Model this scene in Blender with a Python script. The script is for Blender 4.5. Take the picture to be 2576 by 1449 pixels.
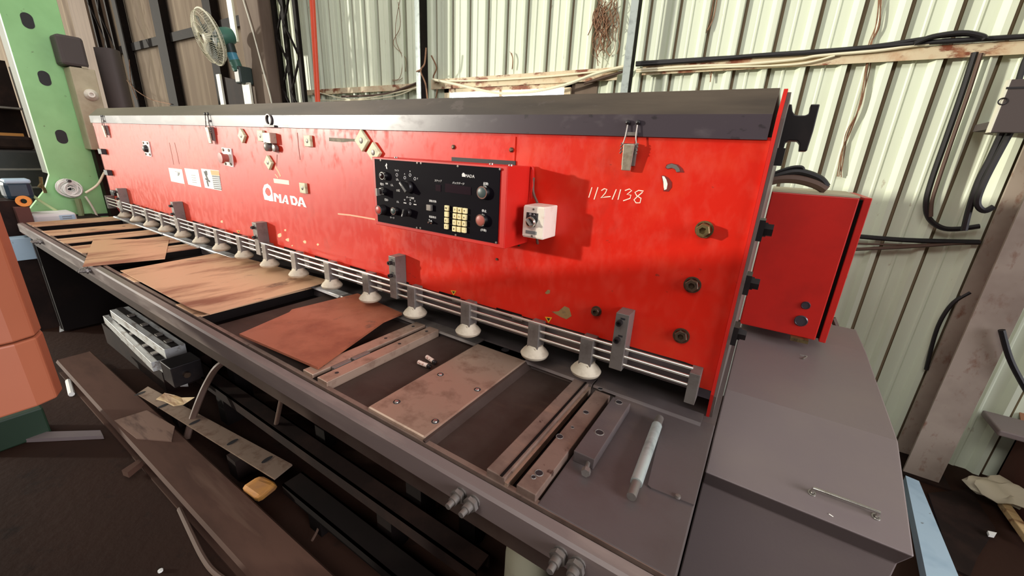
import bpy, bmesh, math, random
from mathutils import Vector, Matrix
R_ = random.Random(7)
scn = bpy.context.scene
for o in list(bpy.data.objects): bpy.data.objects.remove(o)
COL = scn.collection
PI = math.pi

# ------------------------------------------------------------------ camera
CAM = Vector((0.0, -1.05, 1.5))
AX = ((0.84023152, 0.54003307, 0.04873689),      # right
      (0.2100133, -0.24125048, -0.94746642),     # down
      (-0.4999054, 0.80632654, -0.31612038))     # forward
FPX = 1007.69
cd = bpy.data.cameras.new('camera'); cam = bpy.data.objects.new('camera', cd); COL.objects.link(cam)
m = Matrix.Identity(4)
for i in range(3):
    m[i][0] = AX[0][i]; m[i][1] = -AX[1][i]; m[i][2] = -AX[2][i]; m[i][3] = CAM[i]
cam.matrix_world = m
cd.sensor_fit = 'HORIZONTAL'; cd.sensor_width = 36.0; cd.lens = FPX / 2576 * 36.0; cd.clip_start = 0.02; cd.clip_end = 200
scn.camera = cam

# ------------------------------------------------------------------ world, lights, exposure
w = bpy.data.worlds.new('world'); scn.world = w; w.use_nodes = True
bg = w.node_tree.nodes['Background']; bg.inputs[0].default_value = (1.0, 0.86, 0.78, 1); bg.inputs[1].default_value = 0.15
SUN_DIR = Vector((1.4, 1.0, -0.205))
sl = bpy.data.lights.new('sun', 'SUN'); sl.energy = 2.5; sl.angle = math.radians(1.8); sl.color = (1.0, 0.94, 0.81)
so = bpy.data.objects.new('sun', sl); COL.objects.link(so); so.rotation_euler = SUN_DIR.to_track_quat('-Z', 'Y').to_euler(); so.location = (-9, -9, 5)
al = bpy.data.lights.new('open_side_daylight', 'AREA'); al.shape = 'RECTANGLE'; al.size = 20.0; al.size_y = 5.0; al.energy = 930; al.color = (1.0, 0.965, .86)
ao = bpy.data.objects.new('open_side_daylight', al); COL.objects.link(ao); ao.location = (-17.3, -4.6, 2.3); ao.rotation_euler = Vector((0, 1, 0)).to_track_quat('-Z', 'Y').to_euler()
kl = bpy.data.lights.new('added_overhead_fill', 'AREA'); kl.shape = 'RECTANGLE'; kl.size = 4.5; kl.size_y = 1.6; kl.energy = 60; kl.color = (1.0, .97, .92)  # unseen overhead fill, added to brighten the sheets and bed
ko = bpy.data.objects.new('added_overhead_fill', kl); COL.objects.link(ko); ko.location = (-4.6, -.9, 4.7)
rl_ = bpy.data.lights.new('right_side_fill', 'AREA'); rl_.shape = 'RECTANGLE'; rl_.size = 3.5; rl_.size_y = 3.0; rl_.energy = 78; rl_.color = (.95, .93, 1.0)  # added right-hand fill; bolt shadows suggest light here, its opening is unseen
ro = bpy.data.objects.new('right_side_fill', rl_); COL.objects.link(ro); ro.location = (5.5, -1.5, 2.6); rl_.spread = math.radians(70); ro.rotation_euler = Vector((-1, .08, -.42)).to_track_quat('-Z', 'Y').to_euler()
fl = bpy.data.lights.new('added_front_fill', 'AREA'); fl.shape = 'RECTANGLE'; fl.size = 4.0; fl.size_y = 1.6; fl.energy = 120; fl.color = (1.0, .96, .92)  # unseen fill from the front, added to lift the panel shadows
fo = bpy.data.objects.new('added_front_fill', fl); COL.objects.link(fo); fo.location = (-.6, -4.4, 5.6); fo.rotation_euler = Vector((0, .74, -.67)).to_track_quat('-Z', 'Y').to_euler()
vs = scn.view_settings; vs.view_transform = 'Standard'; vs.look = 'None'; vs.exposure = 0.2; vs.gamma = 1.0; vs.use_curve_mapping = False

# ------------------------------------------------------------------ pixel -> point on a real plane
def ray(x, y):
    a, b = (x - 1288) / FPX, (y - 724.5) / FPX
    return Vector([AX[0][i] * a + AX[1][i] * b + AX[2][i] for i in range(3)])
def Yp(x, y, Y): r = ray(x, y); return CAM + r * ((Y - CAM.y) / r.y)
def Zp(x, y, Z): r = ray(x, y); return CAM + r * ((Z - CAM.z) / r.z)
def Xp(x, y, X): r = ray(x, y); return CAM + r * ((X - CAM.x) / r.x)

# ------------------------------------------------------------------ materials
def lin(c):
    o = []
    for v in c[:3]:
        v = v / 255.0
        o.append(v / 12.92 if v <= 0.04045 else ((v + 0.055) / 1.055) ** 2.4)
    return (o[0], o[1], o[2], 1.0)
def mat(name, col, rough=0.5, metal=0.0, layers=(), bump=None, spec=0.5, coat=0.0, emit=None, rvar=0.0, sheen=None):
    """layers: (colour, noise scale xyz, low, high, detail) mixed over the base one after the other."""
    mt = bpy.data.materials.new(name); mt.use_nodes = True
    nt = mt.node_tree; N = nt.nodes; Lk = nt.links; b = N['Principled BSDF']
    b.inputs['Base Color'].default_value = lin(col); b.inputs['Roughness'].default_value = rough; b.inputs['Metallic'].default_value = metal
    b.inputs['Specular IOR Level'].default_value = spec; b.inputs['Coat Weight'].default_value = coat
    if sheen:
        b.inputs['Sheen Weight'].default_value = sheen[1]; b.inputs['Sheen Tint'].default_value = lin(sheen[0]); b.inputs['Sheen Roughness'].default_value = sheen[2]
    if emit:
        b.inputs['Emission Color'].default_value = lin(emit[0]); b.inputs['Emission Strength'].default_value = emit[1]
    if layers or bump:
        tc = N.new('ShaderNodeTexCoord')
    cur = None
    for k, (c2, sc, lo, hi, det) in enumerate(layers):
        mp = N.new('ShaderNodeMapping'); Lk.new(tc.outputs['Object'], mp.inputs['Vector'])
        mp.inputs['Scale'].default_value = sc if hasattr(sc, '__len__') else (sc,) * 3
        mp.inputs['Location'].default_value = (k * 3.1, k * 1.7, k * 2.3)
        nz = N.new('ShaderNodeTexNoise'); nz.inputs['Scale'].default_value = 1.0; nz.inputs['Detail'].default_value = det; nz.inputs['Roughness'].default_value = 0.62
        Lk.new(mp.outputs[0], nz.inputs['Vector'])
        mr = N.new('ShaderNodeMapRange'); mr.inputs['From Min'].default_value = lo; mr.inputs['From Max'].default_value = hi
        Lk.new(nz.outputs['Fac'], mr.inputs['Value'])
        mx = N.new('ShaderNodeMix'); mx.data_type = 'RGBA'
        Lk.new(mr.outputs[0], mx.inputs['Factor'])
        if cur is None: mx.inputs['A'].default_value = lin(col)
        else: Lk.new(cur, mx.inputs['A'])
        mx.inputs['B'].default_value = lin(c2); cur = mx.outputs['Result']
        if k == 0 and rvar:
            rr = N.new('ShaderNodeMapRange'); rr.inputs['To Min'].default_value = rough; rr.inputs['To Max'].default_value = min(1, rough + rvar)
            Lk.new(mr.outputs[0], rr.inputs['Value']); Lk.new(rr.outputs[0], b.inputs['Roughness'])
    if cur: Lk.new(cur, b.inputs['Base Color'])
    if bump:
        nz = N.new('ShaderNodeTexNoise'); nz.inputs['Scale'].default_value = bump[0]; nz.inputs['Detail'].default_value = 4
        Lk.new(tc.outputs['Object'], nz.inputs['Vector'])
        bp = N.new('ShaderNodeBump'); bp.inputs['Strength'].default_value = bump[1]; bp.inputs['Distance'].default_value = 0.01
        Lk.new(nz.outputs['Fac'], bp.inputs['Height']); Lk.new(bp.outputs[0], b.inputs['Normal'])
    return mt
red = mat('red_paint', (212, 33, 17), 0.32, layers=[((212, 46, 27), (26, 8, 15), .46, .72, 8), ((222, 70, 40), (2.6, 1, 3.0), .54, .84, 7), ((190, 40, 25), (9, 2, 5), .60, .80, 8), ((230, 100, 64), (30, 7, 19), .69, .82, 8), ((150, 44, 32), (34, 8, 60), .70, .76, 3)], bump=(3, .06), rvar=.26, spec=.38, sheen=((255, 170, 110), .22, .45))
red_plain = mat('red_cabinet_paint', (205, 34, 24), 0.42, layers=[((176, 30, 22), 4, .45, .8, 4)])
hoodm = mat('dark_grey_paint', (66, 58, 64), 0.30, layers=[((92, 84, 86), (4, 9, 9), .56, .75, 6), ((48, 42, 46), (26, 40, 40), .66, .72, 3)], spec=.6, bump=(4, .04), rvar=.2)
hood_top = mat('dusty_hood_top', (44, 38, 36), 0.42, layers=[((82, 72, 62), (.9, 5, 5), .46, .66, 6), ((70, 62, 60), (9, 14, 14), .62, .66, 4)], sheen=((255, 235, 200), .2, .5))
black = mat('black_plastic', (22, 20, 21), 0.45)
blackm = mat('black_steel', (26, 22, 23), 0.4, layers=[((44, 36, 34), 14, .5, .8, 3)])
dark = mat('grimy_dark_steel', (32, 22, 19), 0.7, layers=[((52, 36, 30), 6, .45, .75, 5)], spec=0.15)
vdark = mat('oily_black_and_shade', (17, 11, 9), 0.75, layers=[((28, 18, 14), 5, .5, .8, 4)], spec=0.15)  # frame black; also colours in shade on bar sides and far troughs
bedm = mat('worn_bed_steel', (128, 108, 96), 0.48, metal=.25, layers=[((96, 74, 64), 9, .45, .7, 6), ((160, 130, 108), (3, 14, 3), .60, .8, 4), ((70, 50, 42), 38, .66, .74, 3)], bump=(60, .05), rvar=.15)
bedpaint = mat('grey_bed_plate', (88, 80, 79), 0.5, metal=.1, layers=[((80, 70, 68), 7, .45, .75, 5), ((130, 112, 100), 3, .6, .8, 3)], bump=(80, .05))
trayb = mat('brown_tray', (70, 58, 52), 0.5, metal=.1, layers=[((58, 43, 37), 8, .42, .72, 6), ((98, 78, 64), (2, 6, 2), .6, .85, 3)], spec=0.15)
barm = mat('machined_bar_steel', (176, 152, 132), 0.4, metal=.5, layers=[((128, 98, 82), 16, .5, .75, 5)], rvar=.15)
sheetm = mat('oiled_sheet_steel', (212, 172, 134), 0.42, metal=.15, layers=[((150, 98, 72), (5.5, 1.6, 3), .50, .66, 6), ((104, 70, 54), (9, 5, 5), .62, .72, 7), ((222, 186, 150), (9, 3, 9), .62, .8, 5)], rvar=.18)
sheetr = mat('rusty_sheet_steel', (168, 100, 72), 0.42, metal=.15, layers=[((140, 76, 54), 6, .45, .7, 6), ((112, 72, 58), 14, .62, .74, 5)], rvar=.15)
steel = mat('bright_steel', (206, 204, 196), 0.24, metal=.9, layers=[((150, 140, 128), 30, .55, .8, 3)])
greys = mat('grey_steel', (122, 116, 110), 0.42, metal=.4, layers=[((100, 92, 86), 22, .5, .75, 4)])
cast = mat('dusty_cast_foot', (196, 186, 164), 0.6, layers=[((160, 146, 126), 24, .45, .75, 4)])
rodm = mat('polished_rod', (232, 230, 218), 0.3, metal=.85)
boltm = mat('brown_oxide_bolt', (96, 78, 62), 0.42, metal=.6, layers=[((60, 46, 40), 60, .5, .7, 3)])
brass = mat('brassy_bolt', (132, 116, 78), 0.4, metal=.7, layers=[((90, 74, 52), 50, .5, .7, 3)])
white = mat('white_label', (240, 240, 232), 0.5)
whitebox = mat('white_enamel', (232, 224, 208), 0.4, layers=[((214, 186, 170), 30, .55, .72, 5)])
cream = mat('cream_key', (238, 222, 166), 0.45)
creamlab = mat('cream_sticker', (246, 238, 206), 0.5)
orange = mat('orange_sticker', (240, 150, 50), 0.5)
ink = mat('black_ink', (34, 32, 34), 0.6)
inkg = mat('grey_ink', (120, 124, 122), 0.6)
wink = mat('white_ink', (226, 224, 220), 0.5)
chalk = mat('chalk_marker', (250, 226, 204), 0.8)
logow = mat('white_letter_film', (246, 246, 240), 0.45, layers=[((226, 180, 160), 60, .66, .72, 3)])
panelb = mat('dark_control_plate', (13, 9, 16), 0.6, spec=.05)
glassd = mat('dark_display_glass', (30, 24, 32), 0.15)
chrome = mat('chrome_ring', (214, 214, 210), 0.18, metal=1)
capg = mat('grey_green_cap', (64, 78, 76), 0.4)
capr = mat('red_cap', (178, 66, 56), 0.4)
capd = mat('dull_red_cap', (166, 88, 76), 0.45)
lens = mat('dark_lamp_lens', (30, 20, 20), 0.12)
magn = mat('pale_magnet', (206, 206, 170), 0.5, layers=[((170, 168, 130), 60, .5, .7, 3)])
tape = mat('grey_adhesive_residue', (128, 120, 104), 0.8, layers=[((156, 148, 128), 30, .5, .7, 4)])
chip = mat('chipped_primer', (150, 118, 72), 0.8, layers=[((112, 92, 66), 60, .5, .65, 3)])
chipw = mat('bare_chip', (246, 206, 160), 0.7)
yellowt = mat('yellow_triangle', (226, 170, 40), 0.5)
coverm = mat('grey_cover_paint', (124, 112, 110), 0.5, layers=[((130, 118, 112), 2.5, .45, .75, 4)], bump=(90, .04))
greenp = mat('pale_green_paint', (156, 212, 144), 0.45, layers=[((138, 192, 126), 2, .4, .7, 4), ((100, 120, 80), 16, .68, .76, 4)])
greend = mat('grey_green_flange', (74, 84, 64), 0.5, layers=[((88, 98, 76), 5, .45, .7, 4)], spec=0.15)
beige = mat('beige_cabinet_paint', (184, 172, 144), 0.55, layers=[((160, 146, 118), 5, .45, .75, 4)])
greyb = mat('dark_grey_box', (84, 76, 74), 0.55, spec=0.15)
pressm = mat('orange_red_press_paint', (172, 100, 70), 0.5, layers=[((156, 86, 58), 1.5, .4, .7, 3)])
clad = mat('white_cladding', (232, 241, 218), 0.5, layers=[((214, 220, 196), (5, 5, .7), .52, .8, 5), ((160, 140, 112), (22, 22, 9), .68, .78, 5)], spec=.4)
joint = mat('shade_toned_joint', (150, 132, 108), 0.7, spec=.2)  # seam colour with the rib's shadow line painted in
cladg = mat('stained_shade_cladding', (150, 134, 116), 0.65, layers=[((178, 162, 140), (7, 7, .35), .46, .7, 5), ((104, 86, 74), (2.2, 2.2, .5), .56, .8, 5)], spec=0.15)  # stained sheets; shade on this stretch of wall is mixed into the colour
girtm = mat('rusty_cream_girt', (222, 206, 172), 0.6, layers=[((132, 70, 44), (6, 12, 12), .52, .60, 6), ((196, 150, 110), 14, .5, .8, 4)])
galv = mat('galvanised_post', (176, 186, 182), 0.45, metal=.4, layers=[((146, 154, 152), 26, .5, .7, 4)])
colrust = mat('rust_spotted_column', (172, 158, 144), 0.7, layers=[((136, 100, 82), (26, 26, 14), .56, .72, 8), ((140, 124, 112), 3, .45, .75, 4)])
concr = mat('brown_grey_column', (124, 108, 94), 0.7, layers=[((104, 88, 76), (6, 6, 1), .45, .75, 4)], spec=0.15)
darkw = mat('dark_lattice_steel', (20, 14, 12), 0.7, layers=[((36, 25, 21), 20, .55, .75, 4)], spec=0.15)
whiteb = mat('white_board', (230, 228, 208), 0.5, layers=[((196, 188, 160), 8, .5, .8, 4)])
orangep = mat('orange_pole_paint', (226, 78, 44), 0.4)
teal = mat('teal_fan_plastic', (78, 128, 112), 0.4)
tealb = mat('blue_fan_plastic', (90, 168, 196), 0.35)
tealg = mat('dark_teal_plastic', (52, 66, 62), 0.45)
wirew = mat('cream_fan_wire', (226, 222, 196), 0.4)
rubber = mat('black_rubber', (30, 28, 30), 0.5)
rubberb = mat('dusty_brown_cable', (96, 74, 62), 0.6)
vine = mat('dry_vine', (150, 112, 84), 0.8, layers=[((110, 80, 60), 30, .5, .7, 3)])
floorm = mat('dirty_concrete_floor', (50, 31, 22), 0.8, layers=[((42, 27, 20), 1.2, .42, .7, 6), ((78, 58, 44), .7, .6, .85, 4), ((32, 21, 16), 9, .6, .75, 5)], bump=(30, .2), spec=0.15)
beamm = mat('dusty_brown_beam', (88, 63, 52), 0.7, layers=[((68, 48, 39), (1.5, 6, 6), .45, .7, 5), ((110, 86, 72), (1, 9, 9), .62, .8, 4)], spec=0.15)
woodm = mat('pale_split_wood', (210, 180, 130), 0.6, layers=[((150, 110, 72), (4, 30, 30), .5, .65, 3)])
railm = mat('semi_gloss_rail_paint', (116, 103, 99), 0.34, spec=.6, layers=[((142, 128, 120), (3, 14, 14), .5, .75, 5)], rvar=.2)
alum = mat('scuffed_pale_rail', (214, 216, 214), 0.4, metal=.4, layers=[((150, 140, 130), (9, 30, 30), .52, .66, 5)])
papers = mat('off_white_paper_and_light', (220, 222, 218), 0.7)
bluew = mat('bluish_white_tone', (178, 204, 220), 0.5, layers=[((150, 180, 200), 6, .5, .8, 3), ((70, 64, 60), 18, .68, .72, 4)])
cardb = mat('brown_cardboard', (160, 112, 80), 0.75, layers=[((140, 94, 64), 4, .4, .7, 3)])
cardd = mat('dark_red_carton', (92, 52, 42), 0.7)
clothm = mat('crumpled_cream_cloth', (214, 206, 178), 0.8)
yblock = mat('yellow_block', (206, 144, 66), 0.7, layers=[((170, 120, 80), 7, .5, .7, 3)])
greenbox = mat('dark_green_box', (28, 52, 32), 0.6)
batw = mat('battery_wrap', (226, 206, 190), 0.4, layers=[((170, 110, 96), 120, .58, .62, 2)])
winm = mat('bright_window_pane', (250, 252, 252), 0.3, emit=((240, 250, 255), 4.0))

# ------------------------------------------------------------------ geometry helpers
class MB:
    def __init__(s): s.bm = bmesh.new()
    def hexa(s, p):
        v = [s.bm.verts.new(q) for q in p]
        for f in ((3, 2, 1, 0), (4, 5, 6, 7), (0, 1, 5, 4), (1, 2, 6, 5), (2, 3, 7, 6), (3, 0, 4, 7)): s.bm.faces.new([v[i] for i in f])
        return s
    def box(s, x0, x1, y0, y1, z0, z1):
        return s.hexa([(x0, y0, z0), (x1, y0, z0), (x1, y1, z0), (x0, y1, z0), (x0, y0, z1), (x1, y0, z1), (x1, y1, z1), (x0, y1, z1)])
    def prism(s, pts, d):
        """closed polygon of points pushed along vector d"""
        a = [s.bm.verts.new(p) for p in pts]; d = Vector(d); b = [s.bm.verts.new(Vector(p) + d) for p in pts]
        n = len(pts)
        try: s.bm.faces.new(a[::-1]); s.bm.faces.new(b)
        except ValueError: pass
        for i in range(n): s.bm.faces.new((a[i], a[(i + 1) % n], b[(i + 1) % n], b[i]))
        return s
    def lathe(s, c, ax, prof, seg=20):
        ax = Vector(ax).normalized(); t = ax.orthogonal().normalized(); u = ax.cross(t); c = Vector(c); rings = []
        for r, h in prof:
            if r < 1e-6: rings.append([s.bm.verts.new(c + ax * h)])
            else: rings.append([s.bm.verts.new(c + ax * h + (t * math.cos(2 * PI * i / seg) + u * math.sin(2 * PI * i / seg)) * r) for i in range(seg)])
        for A, B in zip(rings, rings[1:]):
            for i in range(seg):
                j = (i + 1) % seg
                if len(A) == 1 and len(B) == 1: continue
                if len(A) == 1: s.bm.faces.new((A[0], B[i], B[j]))
                elif len(B) == 1: s.bm.faces.new((A[i], A[j], B[0]))
                else: s.bm.faces.new((A[i], A[j], B[j], B[i]))
        return s
    def cyl(s, a, b, r, seg=16, r2=None):
        a = Vector(a); b = Vector(b); L = (b - a).length
        return s.lathe(a, b - a, [(0, 0), (r, 0), (r if r2 is None else r2, L), (0, L)], seg)
    def tube(s, pts, r, seg=8, smooth=True):
        pts = [Vector(p) for p in pts]
        if smooth and len(pts) > 2:
            q = []
            for i in range(len(pts) - 1):
                p0 = pts[max(i - 1, 0)]; p1 = pts[i]; p2 = pts[i + 1]; p3 = pts[min(i + 2, len(pts) - 1)]
                for k in range(5):
                    t = k / 5
                    q.append(.5 * ((2 * p1) + (p2 - p0) * t + (2 * p0 - 5 * p1 + 4 * p2 - p3) * t * t + (3 * p1 - p0 - 3 * p2 + p3) * t ** 3))
            pts = q + [pts[-1]]
        rings = []; up = None
        for i, p in enumerate(pts):
            d = (pts[min(i + 1, len(pts) - 1)] - pts[max(i - 1, 0)])
            if d.length < 1e-9: d = Vector((0, 0, 1))
            d.normalize()
            if up is None: up = d.orthogonal().normalized()
            else:
                up = up - d * up.dot(d)
                up = up.normalized() if up.length > 1e-6 else d.orthogonal().normalized()
            v = d.cross(up)
            rings.append([s.bm.verts.new(p + (up * math.cos(2 * PI * k / seg) + v * math.sin(2 * PI * k / seg)) * r) for k in range(seg)])
        for A, B in zip(rings, rings[1:]):
            for k in range(seg): s.bm.faces.new((A[k], A[(k + 1) % seg], B[(k + 1) % seg], B[k]))
        s.bm.faces.new(rings[0][::-1]); s.bm.faces.new(rings[-1])
        return s
    def ring(s, c, ax, R, r, seg=36, rs=6):
        ax = Vector(ax).normalized(); t = ax.orthogonal().normalized(); u = ax.cross(t); c = Vector(c); rg = []
        for i in range(seg):
            a = 2 * PI * i / seg; e = t * math.cos(a) + u * math.sin(a)
            rg.append([s.bm.verts.new(c + e * (R + r * math.cos(2 * PI * k / rs)) + ax * (r * math.sin(2 * PI * k / rs))) for k in range(rs)])
        for i in range(seg):
            A, B = rg[i], rg[(i + 1) % seg]
            for k in range(rs): s.bm.faces.new((A[k], A[(k + 1) % rs], B[(k + 1) % rs], B[k]))
        return s
    def ribbon(s, pts, wd, nrm, th):
        """flat stroke on a surface: segments of width wd lying on the plane with normal nrm"""
        pts = [Vector(p) for p in pts]; n = Vector(nrm).normalized()
        L = []; Rr = []
        for i, p in enumerate(pts):
            d = (pts[min(i + 1, len(pts) - 1)] - pts[max(i - 1, 0)]).normalized(); q = d.cross(n) * wd / 2
            L.append(p + q); Rr.append(p - q)
        for i in range(len(pts) - 1): s.prism([L[i], L[i + 1], Rr[i + 1], Rr[i]], n * th)
        return s
    def build(s, name, mt, parent=None, bevel=0.0, smooth=False, kind=None, label=None, at=None, bseg=2):
        bmesh.ops.recalc_face_normals(s.bm, faces=s.bm.faces)
        if bevel:
            ed = [e for e in s.bm.edges if len(e.link_faces) == 2 and e.calc_face_angle(0) > .5]
            bmesh.ops.bevel(s.bm, geom=ed, offset=bevel, segments=bseg, affect='EDGES', profile=.5, clamp_overlap=True)
        me = bpy.data.meshes.new(name)
        off = None
        if parent is not None:
            off = -Vector(parent['_w']) if '_w' in parent else None
        elif at is not None: off = -Vector(at)
        if off is not None: bmesh.ops.translate(s.bm, vec=off, verts=s.bm.verts)
        s.bm.to_mesh(me); s.bm.free()
        if smooth:
            for p in me.polygons: p.use_smooth = True
            try: me.set_sharp_from_angle(angle=math.radians(40))
            except Exception: pass
        me.materials.append(mt)
        o = bpy.data.objects.new(name, me); COL.objects.link(o)
        if parent is not None:
            o.parent = parent; o['_w'] = tuple(parent['_w'])
        elif at is not None: o.location = at; o['_w'] = tuple(at)
        else: o['_w'] = (0.0, 0.0, 0.0)
        if kind: o['kind'] = kind
        if label: o['label'] = label
        return o
def tag(o, label, cat, group=None, kind=None):
    o['label'] = label; o['category'] = cat
    if group: o['group'] = group
    if kind: o['kind'] = kind
    return o
def thing(name, label, cat, loc=(0, 0, 0), group=None, kind=None):
    o = bpy.data.objects.new(name, None); COL.objects.link(o); o.location = loc; o.empty_display_size = .05
    o['_w'] = tuple(float(v) for v in loc)
    return tag(o, label, cat, group, kind)
def kids(o): return [c for c in bpy.data.objects if c.parent == o]
def dup(o, dv, parent='same'):
    """copy of an object and of its parts, moved by dv"""
    c = o.copy(); COL.objects.link(c)
    c.location = o.location + Vector(dv)
    w0 = Vector(o['_w']) if '_w' in o else Vector()
    c['_w'] = tuple(w0)
    for k in kids(o):
        d = k.copy(); COL.objects.link(d); d.parent = c
    return c
def dup_part(o, dv):
    """copy of a part and of its sub-parts under the same thing"""
    ch = kids(o)
    c = o.copy(); COL.objects.link(c); c.location = o.location + Vector(dv)
    for k in ch:
        d = k.copy(); COL.objects.link(d); d.parent = c
    return c
YN = (0, -1, 0)
def poly_on(mb, pix, Y, th=.0015):
    """flat patch lying on a wall plane Y, thickness th towards the room"""
    return mb.prism([Yp(x, y, Y) for x, y in pix], (0, -th, 0))
_txt = {}
def text_part(s, size, c, name, mt, parent, Y, shear=0):
    """small lettering printed on a vertical plate at depth Y, centred on c=(x,z)"""
    cu = bpy.data.curves.new(name, 'FONT'); cu.body = s; cu.size = size; cu.align_x = 'CENTER'; cu.align_y = 'CENTER'; cu.extrude = .0003; cu.resolution_u = 2; cu.shear = shear
    t = bpy.data.objects.new(name, cu); COL.objects.link(t)
    dg = bpy.context.evaluated_depsgraph_get()
    me = bpy.data.meshes.new_from_object(t.evaluated_get(dg)); bpy.data.objects.remove(t)
    me.transform(Matrix.Translation((c[0], Y, c[1])) @ Matrix.Rotation(PI / 2, 4, 'X')); me.transform(Matrix.Translation(-Vector(parent['_w'])))
    me.materials.clear(); me.materials.append(mt)
    o = bpy.data.objects.new(name, me); COL.objects.link(o); o.parent = parent; o['_w'] = tuple(parent['_w'])
    return o

# ================================================================== SETTING
MB().box(-30, 6, -8, 6, -.1, 0).build('floor', floorm, kind='structure')['label'] = 'dirty brown concrete floor around the machine'
WY = 1.80
wall = thing('wall_back', 'ribbed metal cladding wall behind the red machine', 'wall', (0, WY, 0), kind='structure')
def sheet(x0, n, z0, z1, m_, pitch=.176, deep=.028):
    prof = []
    for k in range(n):
        x = x0 + k * pitch
        prof += [(x, 0), (x + .050, 0), (x + .056, -.005), (x + .064, -.005), (x + .070, 0), (x + .112, 0), (x + .134, -deep), (x + .156, -deep), (x + .160, .014), (x + .175, .014)]
    prof.append((x0 + n * pitch, 0))
    mb = MB(); A = [mb.bm.verts.new((x, WY + y, z0)) for x, y in prof]; B = [mb.bm.verts.new((x, WY + y, z1)) for x, y in prof]
    A2 = [mb.bm.verts.new((x, WY + y + .002, z0)) for x, y in prof]; B2 = [mb.bm.verts.new((x, WY + y + .002, z1)) for x, y in prof]
    for i in range(len(prof) - 1):
        mb.bm.faces.new((A[i], A[i + 1], B[i + 1], B[i])); mb.bm.faces.new((B2[i], B2[i + 1], A2[i + 1], A2[i]))
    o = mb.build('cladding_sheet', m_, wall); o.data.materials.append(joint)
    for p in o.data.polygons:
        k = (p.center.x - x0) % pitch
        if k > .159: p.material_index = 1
    return o
x = -5.26; q = .176
while x < 3.4:
    n = 5
    if x + n * q > -2.52 and x < -1.36:                       # sheets that meet the window stop at its head and sill
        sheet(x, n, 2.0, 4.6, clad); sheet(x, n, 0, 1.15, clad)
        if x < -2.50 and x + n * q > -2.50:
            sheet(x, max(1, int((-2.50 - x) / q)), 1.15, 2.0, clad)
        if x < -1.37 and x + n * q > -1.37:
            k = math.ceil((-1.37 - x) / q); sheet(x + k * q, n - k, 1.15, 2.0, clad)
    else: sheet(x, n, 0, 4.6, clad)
    x += n * q
x = -5.26
while x > -24:                                                # stained finely corrugated sheets further along, toned darker for shade
    x -= .96
    sheet(x, 12, 0, 4.8, cladg, pitch=.08, deep=.012) if False else None
    prof = []
    for k in range(24):
        prof += [(x + k * .04, 0), (x + k * .04 + .02, -.010)]
    prof.append((x + .96, 0))
    mb = MB(); A = [mb.bm.verts.new((a, WY + .02 + b, 0)) for a, b in prof]; B = [mb.bm.verts.new((a, WY + .02 + b, 5.2)) for a, b in prof]
    for i in range(len(prof) - 1): mb.bm.faces.new((A[i], A[i + 1], B[i + 1], B[i]))
    mb.build('corrugated_sheet', cladg, wall)
win = thing('window_1', 'overexposed bright window strip low in the back wall', 'window', (-1.93, WY, 1.5), kind='structure')
fr = MB()
fr.box(-2.52, -2.47, WY - .03, WY + .03, 1.12, 2.0).box(-1.40, -1.35, WY - .03, WY + .03, 1.12, 2.0).box(-2.52, -1.35, WY - .03, WY + .03, 1.965, 2.01).box(-2.52, -1.35, WY - .03, WY + .03, 1.12, 1.16)
fr.build('window_frame', girtm, win)
MB().box(-1.965, -1.94, WY - .02, WY + .02, 1.16, 1.965).build('mullion', girtm, win)
MB().box(-1.35, -1.16, WY - .012, WY + .012, 1.12, 2.0).build('jamb_plate', concr, win)
MB().box(-2.47, -1.965, WY, WY + .006, 1.16, 1.965).build('pane', winm, win)
MB().box(-1.94, -1.40, WY, WY + .006, 1.16, 1.965).build('pane', winm, win)

# girts and posts along the walls
def girt(x0, x1, z, h, m_, lab, y=WY - .035):
    mb = MB().box(x0, x1, y - .006, y, z - h, z).box(x0, x1, y, WY - .002, z - .006, z)
    return tag(mb.build('wall_girt', m_, at=(x0, y, z - h)), lab, 'girt')
gz = Yp(2400, 118, WY - .04).z
girt(-.86, 3.4, gz + .01, .055, girtm, 'rust spotted cream girt carrying black cables on the right of the back wall')
girt(-2.66, -1.02, gz + .01, .075, girtm, 'pale cream girt over the bright window between two galvanised posts')
girt(-4.5, -2.78, gz - .01, .05, girtm, 'thin cream girt with sagging wires left of the galvanised posts')
girt(-10.6, -5.55, Yp(450, 88, WY - .04).z + .05, .11, darkw, 'dark girt crossing the weathered grey cladding behind the fan')
def post(xa, ya, xb, yb, Y, depth, m_, lab, z1=4.6, name='wall_post'):
    a = Yp(xa, ya, Y); b = Yp(xb, yb, Y)
    t = thing(name, lab, 'post', (a.x, Y, 0))
    MB().box(a.x, b.x, Y, Y + .006, 0, z1).build('front_flange', m_, t)
    MB().box(b.x - .006, b.x - .0005, Y + .006, Y + depth, 0, z1).build('web', darkw, t, label='dark web plate of the post')  # on galvanised posts the dark colour stands in for the side's shade
    return t
post(1045, 120, 1056, 120, WY - .16, .09, galv, 'galvanised channel post left of the bright window')
post(1574, 120, 1592, 120, WY - .16, .07, galv, 'galvanised channel post right of the bright window')
post(398, 120, 420, 120, WY - .10, .09, darkw, 'dark vertical post crossing the grey cladding left of the fan')
post(526, 120, 545, 120, WY - .10, .09, darkw, 'dark vertical post on the grey cladding behind the fan head')
post(306, 120, 318, 120, WY - .10, .09, darkw, 'dark narrow post at the left end of the grey cladding')
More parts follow.
